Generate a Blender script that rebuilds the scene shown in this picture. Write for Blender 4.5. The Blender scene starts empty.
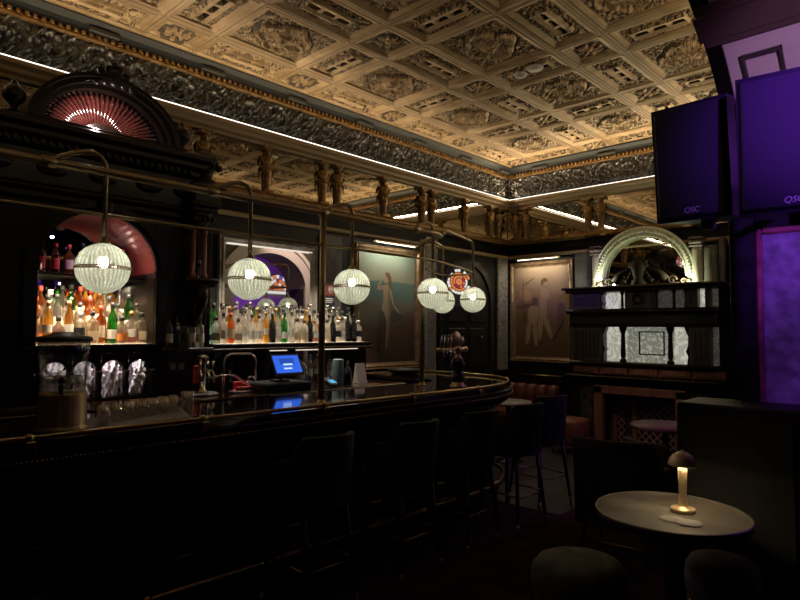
import bpy, bmesh, math, random
import numpy as np
from mathutils import Vector, Matrix
random.seed(7)
rs = np.random.RandomState(5)
PI = math.pi
sc = bpy.context.scene
COL = sc.collection

# ------------------------------------------------------------------ materials
def mat(name, col, rough=.5, metal=0., emit=None, es=0., col2=None, scale=8., bump=0., bscale=40., kind='noise',
        trans=0., spec=.5, coat=0., ramp=(.4, .62), stretch=None, sss=0.):
    m = bpy.data.materials.new(name); m.use_nodes = True
    nt = m.node_tree; b = nt.nodes['Principled BSDF']
    b.inputs['Base Color'].default_value = (*col, 1); b.inputs['Roughness'].default_value = rough
    b.inputs['Metallic'].default_value = metal; b.inputs['Specular IOR Level'].default_value = spec
    b.inputs['Coat Weight'].default_value = coat; b.inputs['Coat Roughness'].default_value = .08
    b.inputs['Transmission Weight'].default_value = trans
    tc = nt.nodes.new('ShaderNodeTexCoord'); mp = nt.nodes.new('ShaderNodeMapping')
    nt.links.new(tc.outputs['Object'], mp.inputs[0])
    if stretch: mp.inputs['Scale'].default_value = stretch
    if col2 is not None:
        if kind == 'marble':
            n0 = nt.nodes.new('ShaderNodeTexNoise'); n0.inputs['Scale'].default_value = scale; n0.inputs['Detail'].default_value = 8
            n0.inputs['Distortion'].default_value = 1.6
            nt.links.new(mp.outputs[0], n0.inputs[0])
            ma = nt.nodes.new('ShaderNodeMath'); ma.operation = 'SUBTRACT'; ma.inputs[1].default_value = .5
            mb_ = nt.nodes.new('ShaderNodeMath'); mb_.operation = 'ABSOLUTE'
            nt.links.new(n0.outputs[0], ma.inputs[0]); nt.links.new(ma.outputs[0], mb_.inputs[0]); fac = mb_.outputs[0]
        else:
            n0 = nt.nodes.new('ShaderNodeTexNoise'); n0.inputs['Scale'].default_value = scale; n0.inputs['Detail'].default_value = 5
            nt.links.new(mp.outputs[0], n0.inputs[0]); fac = n0.outputs[0]
        rp = nt.nodes.new('ShaderNodeValToRGB')
        rp.color_ramp.elements[0].position = ramp[0]; rp.color_ramp.elements[1].position = ramp[1]
        rp.color_ramp.elements[0].color = (*col, 1); rp.color_ramp.elements[1].color = (*col2, 1)
        nt.links.new(fac, rp.inputs[0]); nt.links.new(rp.outputs[0], b.inputs['Base Color'])
        if emit == 'col': nt.links.new(rp.outputs[0], b.inputs['Emission Color'])
    if emit is not None and emit != 'col': b.inputs['Emission Color'].default_value = (*emit, 1)
    if emit is not None: b.inputs['Emission Strength'].default_value = es
    if bump:
        n1 = nt.nodes.new('ShaderNodeTexNoise'); n1.inputs['Scale'].default_value = bscale; n1.inputs['Detail'].default_value = 4
        nt.links.new(mp.outputs[0], n1.inputs[0])
        bp = nt.nodes.new('ShaderNodeBump'); bp.inputs['Strength'].default_value = bump; bp.inputs['Distance'].default_value = .01
        nt.links.new(n1.outputs[0], bp.inputs['Height']); nt.links.new(bp.outputs[0], b.inputs['Normal'])
    return m

def glass(name, tint, body=.25, bodycol=None, gloss=.12, rough=.06):
    """thin glass: tinted transparent + a little scattering + glossy reflection"""
    m = bpy.data.materials.new(name); m.use_nodes = True; nt = m.node_tree; nt.nodes.clear()
    o = nt.nodes.new('ShaderNodeOutputMaterial')
    t = nt.nodes.new('ShaderNodeBsdfTransparent'); t.inputs[0].default_value = (*tint, 1)
    tr = nt.nodes.new('ShaderNodeBsdfTranslucent'); tr.inputs[0].default_value = (*(bodycol or tint), 1)
    g = nt.nodes.new('ShaderNodeBsdfGlossy'); g.inputs[0].default_value = (1, 1, 1, 1); g.inputs['Roughness'].default_value = rough
    fr = nt.nodes.new('ShaderNodeLayerWeight'); fr.inputs[0].default_value = .35
    a = nt.nodes.new('ShaderNodeMixShader'); a.inputs[0].default_value = body
    nt.links.new(t.outputs[0], a.inputs[1]); nt.links.new(tr.outputs[0], a.inputs[2])
    mm = nt.nodes.new('ShaderNodeMath'); mm.operation = 'MULTIPLY_ADD'; mm.inputs[1].default_value = .6; mm.inputs[2].default_value = gloss * .5
    nt.links.new(fr.outputs['Facing'], mm.inputs[0])
    b = nt.nodes.new('ShaderNodeMixShader'); nt.links.new(mm.outputs[0], b.inputs[0])
    nt.links.new(a.outputs[0], b.inputs[1]); nt.links.new(g.outputs[0], b.inputs[2]); nt.links.new(b.outputs[0], o.inputs[0])
    return m

def globe_glass(name):
    m = bpy.data.materials.new(name); m.use_nodes = True; nt = m.node_tree; nt.nodes.clear()
    o = nt.nodes.new('ShaderNodeOutputMaterial')
    tc = nt.nodes.new('ShaderNodeTexCoord')
    v = nt.nodes.new('ShaderNodeTexVoronoi'); v.inputs['Scale'].default_value = 100; nt.links.new(tc.outputs['Object'], v.inputs['Vector'])
    bp = nt.nodes.new('ShaderNodeBump'); bp.inputs['Strength'].default_value = .6; bp.inputs['Distance'].default_value = .004
    nt.links.new(v.outputs['Distance'], bp.inputs['Height'])
    t = nt.nodes.new('ShaderNodeBsdfRefraction'); t.inputs['Color'].default_value = (.95, 1., .82, 1); t.inputs['Roughness'].default_value = .32; t.inputs['IOR'].default_value = 1.12
    tr = nt.nodes.new('ShaderNodeBsdfTranslucent'); tr.inputs[0].default_value = (.62, .68, .5, 1); nt.links.new(bp.outputs[0], tr.inputs['Normal'])
    g = nt.nodes.new('ShaderNodeBsdfGlossy'); g.inputs['Roughness'].default_value = .12; nt.links.new(bp.outputs[0], g.inputs['Normal'])
    rp = nt.nodes.new('ShaderNodeValToRGB'); rp.color_ramp.elements[0].position = .15; rp.color_ramp.elements[1].position = .75
    rp.color_ramp.elements[0].color = (.5, .5, .5, 1); rp.color_ramp.elements[1].color = (.85, .85, .85, 1)
    nt.links.new(v.outputs['Distance'], rp.inputs[0])
    sx = nt.nodes.new('ShaderNodeSeparateXYZ'); nt.links.new(tc.outputs['Object'], sx.inputs[0])
    at = nt.nodes.new('ShaderNodeMath'); at.operation = 'ARCTAN2'; nt.links.new(sx.outputs['Y'], at.inputs[0]); nt.links.new(sx.outputs['X'], at.inputs[1])
    mu = nt.nodes.new('ShaderNodeMath'); mu.operation = 'MULTIPLY'; mu.inputs[1].default_value = 36; nz = nt.nodes.new('ShaderNodeTexNoise'); nz.inputs['Scale'].default_value = 22; nt.links.new(tc.outputs['Object'], nz.inputs[0])
    ma2 = nt.nodes.new('ShaderNodeMath'); ma2.operation = 'MULTIPLY_ADD'; ma2.inputs[1].default_value = .22; nt.links.new(nz.outputs[0], ma2.inputs[0]); nt.links.new(at.outputs[0], ma2.inputs[2]); nt.links.new(ma2.outputs[0], mu.inputs[0])
    sn = nt.nodes.new('ShaderNodeMath'); sn.operation = 'SINE'; nt.links.new(mu.outputs[0], sn.inputs[0])
    r3 = nt.nodes.new('ShaderNodeMapRange'); r3.inputs[1].default_value = -1; r3.inputs[2].default_value = 1; r3.inputs[3].default_value = .42; r3.inputs[4].default_value = 1.; nt.links.new(sn.outputs[0], r3.inputs[0])
    r4 = nt.nodes.new('ShaderNodeMapRange'); r4.inputs[1].default_value = 0; r4.inputs[2].default_value = .8; r4.inputs[3].default_value = .55; r4.inputs[4].default_value = 1.2; nt.links.new(v.outputs['Distance'], r4.inputs[0])
    mx = nt.nodes.new('ShaderNodeMath'); mx.operation = 'MULTIPLY'; nt.links.new(r3.outputs[0], mx.inputs[0]); nt.links.new(r4.outputs[0], mx.inputs[1])
    vm = nt.nodes.new('ShaderNodeVectorMath'); vm.operation = 'SCALE'; vm.inputs[0].default_value = (.86, .88, .72); nt.links.new(mx.outputs[0], vm.inputs['Scale']); nt.links.new(vm.outputs[0], tr.inputs[0])
    a = nt.nodes.new('ShaderNodeMixShader'); nt.links.new(rp.outputs[0], a.inputs[0]); nt.links.new(t.outputs[0], a.inputs[1]); nt.links.new(tr.outputs[0], a.inputs[2])
    b = nt.nodes.new('ShaderNodeMixShader'); b.inputs[0].default_value = .1
    nt.links.new(a.outputs[0], b.inputs[1]); nt.links.new(g.outputs[0], b.inputs[2])
    e = nt.nodes.new('ShaderNodeEmission'); e.inputs[0].default_value = (.85, .9, .7, 1); e.inputs[1].default_value = GLOBE_E
    ad = nt.nodes.new('ShaderNodeAddShader'); nt.links.new(b.outputs[0], ad.inputs[0]); nt.links.new(e.outputs[0], ad.inputs[1])
    nt.links.new(ad.outputs[0], o.inputs[0])
    return m

def emis(name, col, s):
    m = bpy.data.materials.new(name); m.use_nodes = True; nt = m.node_tree; nt.nodes.clear()
    o = nt.nodes.new('ShaderNodeOutputMaterial'); e = nt.nodes.new('ShaderNodeEmission')
    e.inputs[0].default_value = (*col, 1); e.inputs[1].default_value = s; nt.links.new(e.outputs[0], o.inputs[0]); return m

GLOBE_E = .035
M = {}
M['ceiling'] = mat('gilded_plaster', (.56, .39, .21), .45, .3, col2=(.42, .28, .14), scale=5, spec=.5)
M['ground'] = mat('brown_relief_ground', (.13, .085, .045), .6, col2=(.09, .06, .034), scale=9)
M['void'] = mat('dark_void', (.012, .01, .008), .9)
M['gold'] = mat('old_gilding', (.5, .31, .13), .38, .7, col2=(.3, .17, .06), scale=14)
M['gold_dark'] = mat('tarnished_gilding', (.26, .15, .06), .42, .6, col2=(.14, .08, .03), scale=18, bump=.4, bscale=60)
M['cream'] = mat('painted_moulding', (.42, .30, .17), .5, .1)
M['frieze'] = mat('pewter_plaster', (.16, .157, .145), .24, .6, col2=(.07, .068, .062), scale=20, spec=.7)
M['cove'] = mat('grey_cove', (.03, .033, .033), .5)
M['cove_light'] = mat('grey_cove_block', (.1, .104, .098), .5)
M['wall'] = mat('dark_green_marble', (.011, .012, .011), .35, col2=(.024, .025, .022), scale=3, kind='noise', spec=.25)
M['walldark'] = mat('ebonised_panelling', (.007, .0065, .006), .4, spec=.12)
M['marble'] = mat('veined_grey_marble', (.3, .29, .26), .25, col2=(.14, .138, .125), scale=11, kind='marble', ramp=(.0, .16))
M['wood'] = mat('ebonised_mahogany', (.007, .005, .004), .3, col2=(.013, .007, .005), scale=9, stretch=(1, 1, .2), coat=.06, spec=.25)
M['lining'] = mat('red_painted_lining', (.34, .085, .065), .3, col2=(.26, .06, .045), scale=8, coat=.3)
M['flute'] = mat('dark_fluted_oak', (.07, .055, .048), .4)
M['redwood'] = mat('polished_red_mahogany', (.085, .02, .016), .13, col2=(.045, .011, .009), scale=10, coat=1., spec=.8)
M['brownwood'] = mat('brown_oak', (.26, .12, .075), .4, col2=(.18, .08, .05), scale=12, stretch=(1, 1, .2))
M['bartop'] = mat('lacquered_bar_top', (.02, .011, .008), .06, col2=(.035, .017, .011), scale=6, stretch=(3, .5, 1), coat=1)
M['brass'] = mat('aged_brass', (.42, .31, .15), .3, 1.)
M['brass_pipe'] = mat('brushed_brass_pipe', (.4, .31, .17), .42, .85)
M['chrome'] = mat('chrome', (.7, .7, .7), .12, 1.)
M['black'] = mat('black_plastic', (.012, .012, .013), .4)
M['steel'] = mat('brushed_steel', (.3, .3, .3), .35, .9)
M['mirror'] = mat('antique_mirror', (.72, .68, .58), .02, 1.)
M['mirror_clear'] = mat('silvered_mirror', (.85, .85, .85), .01, 1.)
M['floor'] = mat('dark_patterned_carpet', (.028, .02, .017), .95, col2=(.075, .03, .026), scale=5, ramp=(.45, .62), spec=.1)
M['stone'] = mat('worn_stone_floor', (.036, .032, .025), .55, col2=(.018, .016, .012), scale=3)
M['stoolf'] = mat('charcoal_upholstery', (.021, .02, .019), .8, bump=.2, bscale=120, spec=.25)
M['tan'] = mat('tan_seat_fabric', (.16, .12, .08), .85)
M['leather'] = mat('oxblood_leather', (.16, .05, .032), .4, col2=(.12, .036, .024), scale=9)
M['velvet'] = mat('green_grey_crushed_velvet', (.05, .055, .042), .8, col2=(.11, .115, .09), scale=9, ramp=(.45, .6))
M['velvet_p'] = mat('purple_grey_velvet', (.18, .15, .18), .8, col2=(.28, .23, .26), scale=9)
M['tray'] = mat('bronzed_table_top', (.17, .155, .135), .38, .5, col2=(.12, .11, .095), scale=4)
M['lampgold'] = mat('satin_gold', (.8, .6, .36), .36, .5)
M['paper'] = mat('pale_card', (.3, .295, .28), .7)
M['white'] = mat('white_plastic', (.6, .58, .52), .5)
M['whitewash'] = mat('white_painted_plaster', (.62, .55, .5), .6)
M['frame'] = mat('gilt_picture_frame', (.34, .23, .13), .4, .5, col2=(.22, .14, .07), scale=16)
M['purplemarble'] = mat('grey_rough_slab', (.15, .145, .155), .4, col2=(.34, .33, .35), scale=14, ramp=(.35, .7), bump=.7, bscale=16)
M['pinkmarble'] = mat('rose_marble', (.32, .12, .1), .3, col2=(.18, .06, .055), scale=9)
M['speaker'] = mat('speaker_paint', (.016, .016, .02), .5, bump=.15, bscale=200, spec=.25)
M['logo'] = mat('pale_logo_print', (.7, .7, .75), .4)
M['screen'] = emis('blue_screen', (.04, .15, .85), .95)
M['screen_dark'] = emis('deep_blue_logo_patch', (.03, .1, .55), .8)
M['screen_white'] = emis('white_screen_text', (.6, .85, 1.), 1.)
M['card_screen'] = emis('pale_blue_screen', (.12, .5, .85), .9)
M['led'] = emis('warm_white_led', (1., .86, .66), 1.)
M['ledback'] = emis('shelf_led', (1., .82, .62), 26.)
M['bulb'] = emis('lit_bulb', (1., .95, .8), 27.)
M['litshelf'] = emis('lit_acrylic_shelf', (1., .74, .46), 1.7)
M['tube'] = emis('picture_lamp_tube', (1., .85, .62), 3.5)
M['onyx'] = mat('backlit_onyx', (.9, .9, .76), .3, col2=(.36, .365, .29), scale=7, kind='marble', ramp=(.0, .035), emit='col', es=.4)
M['onyx_side'] = mat('bright_backlit_onyx', (.95, .93, .78), .3, col2=(.5, .5, .4), scale=7, kind='marble', ramp=(.0, .05), emit='col', es=.62)
M['onyx_dim'] = mat('faint_glow_onyx', (.7, .68, .6), .3, col2=(.32, .31, .27), scale=9, kind='marble', ramp=(.0, .05), emit='col', es=.07)  # faint glow put into the colour of the dim panels
M['crystal'] = mat('carved_crystal_ring', (.82, .84, .66), .3, col2=(.55, .57, .42), scale=40, bump=.8, bscale=70)
M['stain_orange'] = emis('orange_stained_glass', (.95, .3, .1), .75)
M['stain_white'] = emis('white_stained_glass', (.9, .85, .8), .9)
M['stain_red'] = emis('ruby_stained_glass', (.6, .06, .08), .6)
M['stain_blue'] = emis('violet_stained_glass', (.25, .1, .7), .7)
M['lead'] = mat('lead_came', (.02, .02, .02), .6)
M['brassdisp'] = mat('brushed_brass_casing', (.62, .47, .25), .42, .6, stretch=(8, 8, .3), col2=(.36, .27, .13), scale=8)
M['smoke'] = glass('smoked_clear_acrylic', (.82, .84, .82), .08, (.3, .3, .3))
M['water'] = glass('clear_water', (.9, .93, .93), .05)
M['clear'] = glass('clear_bottle_glass', (.93, .93, .9), .45, (.95, .9, .82), .2)
M['green'] = glass('green_bottle_glass', (.12, .5, .12), .35, (.12, .55, .14), .2)
M['amber'] = glass('amber_liquor', (.85, .36, .06), .5, (.9, .36, .06), .2)
M['gold_l'] = glass('golden_liquor', (.95, .65, .22), .45, (.95, .62, .2), .2)
M['brown'] = glass('brown_bottle_glass', (.25, .1, .03), .4, (.3, .12, .04), .2)
M['pink'] = glass('rose_liquor', (.95, .5, .42), .45, (.95, .5, .4), .2)
M['aqua'] = glass('pale_aqua_glass', (.6, .82, .78), .35, (.65, .9, .85), .2)
M['dark'] = mat('black_bottle_glass', (.012, .012, .012), .12, coat=.4)
M['ll_white'] = mat('white_bottle_paper', (.8, .76, .68), .6)
M['ll_cream'] = mat('cream_bottle_paper', (.75, .6, .38), .6)
M['ll_black'] = mat('black_bottle_paper', (.02, .02, .02), .5)
M['ll_red'] = mat('red_bottle_paper', (.55, .06, .04), .6)
M['ll_orange'] = mat('orange_bottle_paper', (.85, .3, .06), .6)
M['ll_blue'] = mat('blue_bottle_paper', (.1, .22, .5), .6)
M['wrap'] = mat('clear_crinkled_film', (.9, .82, .83), .15, col2=(.62, .52, .54), scale=16, spec=.8)
M['teal'] = mat('teal_metal_canister', (.16, .25, .25), .45)
M['towel'] = mat('grey_bar_towel', (.34, .32, .29), .9, bump=.5, bscale=150)
M['redtray'] = mat('red_tray', (.4, .05, .06), .4)

# ------------------------------------------------------------------ mesh builder
class MB:
    def __init__(s): s.v = []; s.f = []; s.m = []; s.sm = []
    def add(s, vs, fs, mi=0, smooth=False):
        o = len(s.v); s.v += [tuple(map(float, p)) for p in vs]
        s.f += [tuple(i + o for i in f) for f in fs]; s.m += [mi] * len(fs); s.sm += [smooth] * len(fs); return s
    def box(s, c, d, ch=None, mi=0, rz=0., rx=0., ry=0.):
        hx, hy, hz = d[0] / 2, d[1] / 2, d[2] / 2
        k = min(hx, hy, hz) * .45 if ch is None else min(ch, min(hx, hy, hz) * .9)
        if k < 1e-5: k = 1e-5
        h = (hx, hy, hz); vs = []; idx = {}
        for sx in (-1, 1):
            for sy in (-1, 1):
                for sz in (-1, 1):
                    S = (sx, sy, sz)
                    for a in range(3):
                        idx[(S, a)] = len(vs); vs.append([S[i] * (h[i] if i == a else h[i] - k) for i in range(3)])
        fs = []
        for a in range(3):
            b, c2 = (a + 1) % 3, (a + 2) % 3
            for sg in (-1, 1):
                q = []
                for (p, r) in ((-1, -1), (1, -1), (1, 1), (-1, 1)):
                    S = [0] * 3; S[a] = sg; S[b] = p; S[c2] = r; q.append(idx[(tuple(S), a)])
                fs.append(q if sg > 0 else q[::-1])
            for p in (-1, 1):
                for r in (-1, 1):
                    def V(t, ax):
                        S = [0] * 3; S[a] = t; S[b] = p; S[c2] = r; return idx[(tuple(S), ax)]
                    fs.append([V(-1, b), V(1, b), V(1, c2), V(-1, c2)])
        for sx in (-1, 1):
            for sy in (-1, 1):
                for sz in (-1, 1): fs.append([idx[((sx, sy, sz), a)] for a in range(3)])
        R = Matrix.Rotation(rz, 3, 'Z') @ Matrix.Rotation(ry, 3, 'Y') @ Matrix.Rotation(rx, 3, 'X')
        vs = [R @ Vector(p) + Vector(c) for p in vs]
        return s.add(vs, fs, mi)
    def bb(s, x0, x1, y0, y1, z0, z1, ch=.006, mi=0):
        return s.box(((x0 + x1) / 2, (y0 + y1) / 2, (z0 + z1) / 2), (abs(x1 - x0), abs(y1 - y0), abs(z1 - z0)), ch, mi)
    def lathe(s, prof, c=(0, 0, 0), n=20, mi=0, axis='z', smooth=True, sq=None, rz=0., flute=0., nf=0):
        vs = []; fs = []
        for (r, z) in prof:
            for i in range(n):
                a = 2 * PI * i / n + rz
                rr = r * (1 + flute * math.cos(nf * a)) if nf else r
                if sq:
                    k = (abs(math.cos(a)) ** sq + abs(math.sin(a)) ** sq) ** (-1 / sq); rr = rr * k
                p = (rr * math.cos(a), rr * math.sin(a), z)
                if axis == 'x': p = (p[2], p[0], p[1])
                if axis == 'y': p = (p[1], p[2], p[0])
                vs.append((p[0] + c[0], p[1] + c[1], p[2] + c[2]))
        for j in range(len(prof) - 1):
            for i in range(n):
                fs.append((j * n + i, j * n + (i + 1) % n, (j + 1) * n + (i + 1) % n, (j + 1) * n + i))
        s.add(vs, fs, mi, smooth)
        o = len(s.v) - len(vs)
        for j, flip in ((0, True), (len(prof) - 1, False)):
            if prof[j][0] > 1e-4:
                q = [o + j * n + i for i in range(n)]
                s.f.append(tuple(q[::-1] if flip else q)); s.m.append(mi); s.sm.append(False)
        return s
    def ball(s, c, r, n=12, mi=0, sc_=(1, 1, 1)):
        k = max(6, n // 2 + 2)
        vs = []; fs = []
        for j in range(k + 1):
            t = PI * j / k
            for i in range(n):
                a = 2 * PI * i / n
                vs.append((c[0] + r * sc_[0] * math.sin(t) * math.cos(a), c[1] + r * sc_[1] * math.sin(t) * math.sin(a), c[2] - r * sc_[2] * math.cos(t)))
        for j in range(k):
            for i in range(n): fs.append((j * n + i, j * n + (i + 1) % n, (j + 1) * n + (i + 1) % n, (j + 1) * n + i))
        return s.add(vs, fs, mi, True)
    def tube(s, path, r, n=8, mi=0, closed=False, r1=None):
        P = [Vector(p) for p in path]; N = len(P); vs = []; fs = []
        up0 = None
        for k in range(N):
            if closed: t = P[(k + 1) % N] - P[k - 1]
            else: t = P[min(k + 1, N - 1)] - P[max(k - 1, 0)]
            t.normalize()
            if up0 is None:
                up0 = Vector((0, 0, 1)) if abs(t.z) < .9 else Vector((1, 0, 0))
            u = (up0 - t * up0.dot(t))
            if u.length < 1e-4: u = t.orthogonal()
            u.normalize(); w = t.cross(u); up0 = u
            rr = r if r1 is None else r + (r1 - r) * k / (N - 1)
            for i in range(n):
                a = 2 * PI * i / n; vs.append(P[k] + (u * math.cos(a) + w * math.sin(a)) * rr)
        for k in range(N if closed else N - 1):
            for i in range(n):
                k2 = (k + 1) % N
                fs.append((k * n + i, k * n + (i + 1) % n, k2 * n + (i + 1) % n, k2 * n + i))
        if not closed:
            fs.append(tuple(range(n))[::-1]); fs.append(tuple((N - 1) * n + i for i in range(n)))
        return s.add(vs, fs, mi, True)
    def prism(s, poly, fa, fb, mi=0, smooth=False):
        """poly: 2D points; fa, fb map a 2D point to the two end faces"""
        n = len(poly); vs = [fa(p) for p in poly] + [fb(p) for p in poly]
        fs = [tuple(range(n))[::-1], tuple(range(n, 2 * n))] + [(i, (i + 1) % n, n + (i + 1) % n, n + i) for i in range(n)]
        return s.add(vs, fs, mi, smooth)
    def sweep(s, path, prof, mi=0, smooth=False, nrm=None, closedprof=True, ends=True):
        """sweep a profile (offset outward, z) along a horizontal path with normals nrm"""
        vs = []; fs = []; n = len(prof)
        for (p, q) in zip(path, nrm):
            for (o, z) in prof: vs.append((p[0] + q[0] * o, p[1] + q[1] * o, z))
        m_ = n if closedprof else n - 1
        for k in range(len(path) - 1):
            for i in range(m_): fs.append((k * n + i, k * n + (i + 1) % n, (k + 1) * n + (i + 1) % n, (k + 1) * n + i))
        if closedprof and ends:
            fs.append(tuple(range(n))); fs.append(tuple((len(path) - 1) * n + i for i in range(n))[::-1])
        return s.add(vs, fs, mi, smooth)
    def grid(s, P, mi=0, smooth=True):
        """P: array (a,b,3)"""
        a, b = P.shape[:2]; vs = P.reshape(-1, 3)
        fs = [(i * b + j, i * b + j + 1, (i + 1) * b + j + 1, (i + 1) * b + j) for i in range(a - 1) for j in range(b - 1)]
        return s.add(vs, fs, mi, smooth)
    def build(s, name, mats, parent=None, world=False, normals=True):
        if not isinstance(mats, (list, tuple)): mats = [mats]
        off = Vector((0, 0, 0))
        vs = s.v
        if parent is not None and world:
            off = WL[parent.name]
            vs = [(p[0] - off[0], p[1] - off[1], p[2] - off[2]) for p in s.v]
        me = bpy.data.meshes.new(name); me.from_pydata(vs, [], s.f); 
        for m_ in mats: me.materials.append(m_)
        me.polygons.foreach_set('material_index', s.m); me.polygons.foreach_set('use_smooth', s.sm)
        if normals:
            b = bmesh.new(); b.from_mesh(me); bmesh.ops.recalc_face_normals(b, faces=b.faces); b.to_mesh(me); b.free()
        me.update()
        o = bpy.data.objects.new(name, me); COL.objects.link(o)
        if parent is not None:
            o.parent = parent; WL[o.name] = WL[parent.name].copy() if world else Vector((0, 0, 0))
        else: WL[o.name] = Vector((0, 0, 0))
        return o
WL = {}
def tag(o, label, cat, group=None, kind=None):
    o['label'] = label; o['category'] = cat
    if group: o['group'] = group
    if kind: o['kind'] = kind
    return o
def thing(name, label, cat, loc=(0, 0, 0), rz=0., group=None):
    o = bpy.data.objects.new(name, None); COL.objects.link(o); o.location = loc; o.rotation_euler = (0, 0, rz)
    o.empty_display_size = .1; WL[o.name] = Vector(loc)
    return tag(o, label, cat, group)
def struct(name, mb, mats, label, cat, **k): return tag(mb.build(name, mats, **k), label, cat, None, 'structure')
def copy_tree(o, parent=None):
    c = o.copy(); COL.objects.link(c)
    if parent is not None: c.parent = parent
    for ch in list(o.children): copy_tree(ch, c)
    return c
def area(name, loc, size, power, col, rot=(0, 0, 0), shape='RECTANGLE', spread=None):
    l = bpy.data.lights.new(name, 'AREA'); l.energy = power; l.color = col; l.shape = shape
    l.size = size[0]
    if shape in ('RECTANGLE', 'ELLIPSE'): l.size_y = size[1]
    if spread: l.spread = spread
    o = bpy.data.objects.new(name, l); COL.objects.link(o); o.location = loc; o.rotation_euler = rot; return o
def aim(o, target):
    d = Vector(target) - Vector(o.location); o.rotation_euler = d.to_track_quat('-Z', 'Y').to_euler()
def point(name, loc, power, col, r=.03):
    l = bpy.data.lights.new(name, 'POINT'); l.energy = power; l.color = col; l.shadow_soft_size = r
    o = bpy.data.objects.new(name, l); COL.objects.link(o); o.location = loc; return o
def spot(name, loc, target, power, col, ang=60, blend=.6, r=.05):
    l = bpy.data.lights.new(name, 'SPOT'); l.energy = power; l.color = col; l.spot_size = math.radians(ang); l.spot_blend = blend; l.shadow_soft_size = r
    o = bpy.data.objects.new(name, l); COL.objects.link(o); o.location = loc; aim(o, target); return o
def arc(cx, cy, r, a0, a1, n, ry=None):
    ry = r if ry is None else ry
    return [(cx + r * math.cos(a0 + (a1 - a0) * i / n), cy + ry * math.sin(a0 + (a1 - a0) * i / n)) for i in range(n + 1)]

WX, WY = -5.25, 7.98      # the back-bar wall and the far wall
RX0, RX1 = -1.0, -.42     # the arcade wall on the right

# ------------------------------------------------------------------ room shell
mb = MB(); mb.bb(-5.6, 2.6, -2.2, 9.6, -.1, 0, .001); struct('floor', mb, M['floor'], 'dark patterned carpet floor running through the bar room', 'floor')
mb = MB(); mb.bb(-5.2, -2.6, 4.75, 7.97, -.05, .004, .001); struct('floor_stone', mb, M['stone'], 'worn pale stone floor patch beyond the curved bar end', 'floor')
mb = MB(); mb.bb(-5.55, WX, -2.2, 8.3, 0, 4.3, .001); struct('wall_left', mb, M['wall'], 'dark marble wall behind the bar', 'wall')
mb = MB()
mb.bb(-5.55, RX1, WY, 8.3, 0, 4.3, .001)
struct('wall_far', mb, M['wall'], 'dark far wall holding the fireplace and sepia painting', 'wall')
mb = MB(); mb.bb(-5.55, 2.6, -2.2, -2.0, 0, 4.3, .001); struct('wall_near', mb, M['walldark'], 'plain dark wall behind the viewer', 'wall')
mb = MB(); mb.bb(2.3, 2.6, -2.0, 9.6, 0, 4.3, .001); mb.bb(-.42, 2.6, 9.3, 9.6, 0, 4.3, .001)
struct('wall_lounge', mb, M['walldark'], 'outer wall of the side lounge seen through the arches', 'wall')

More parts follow.
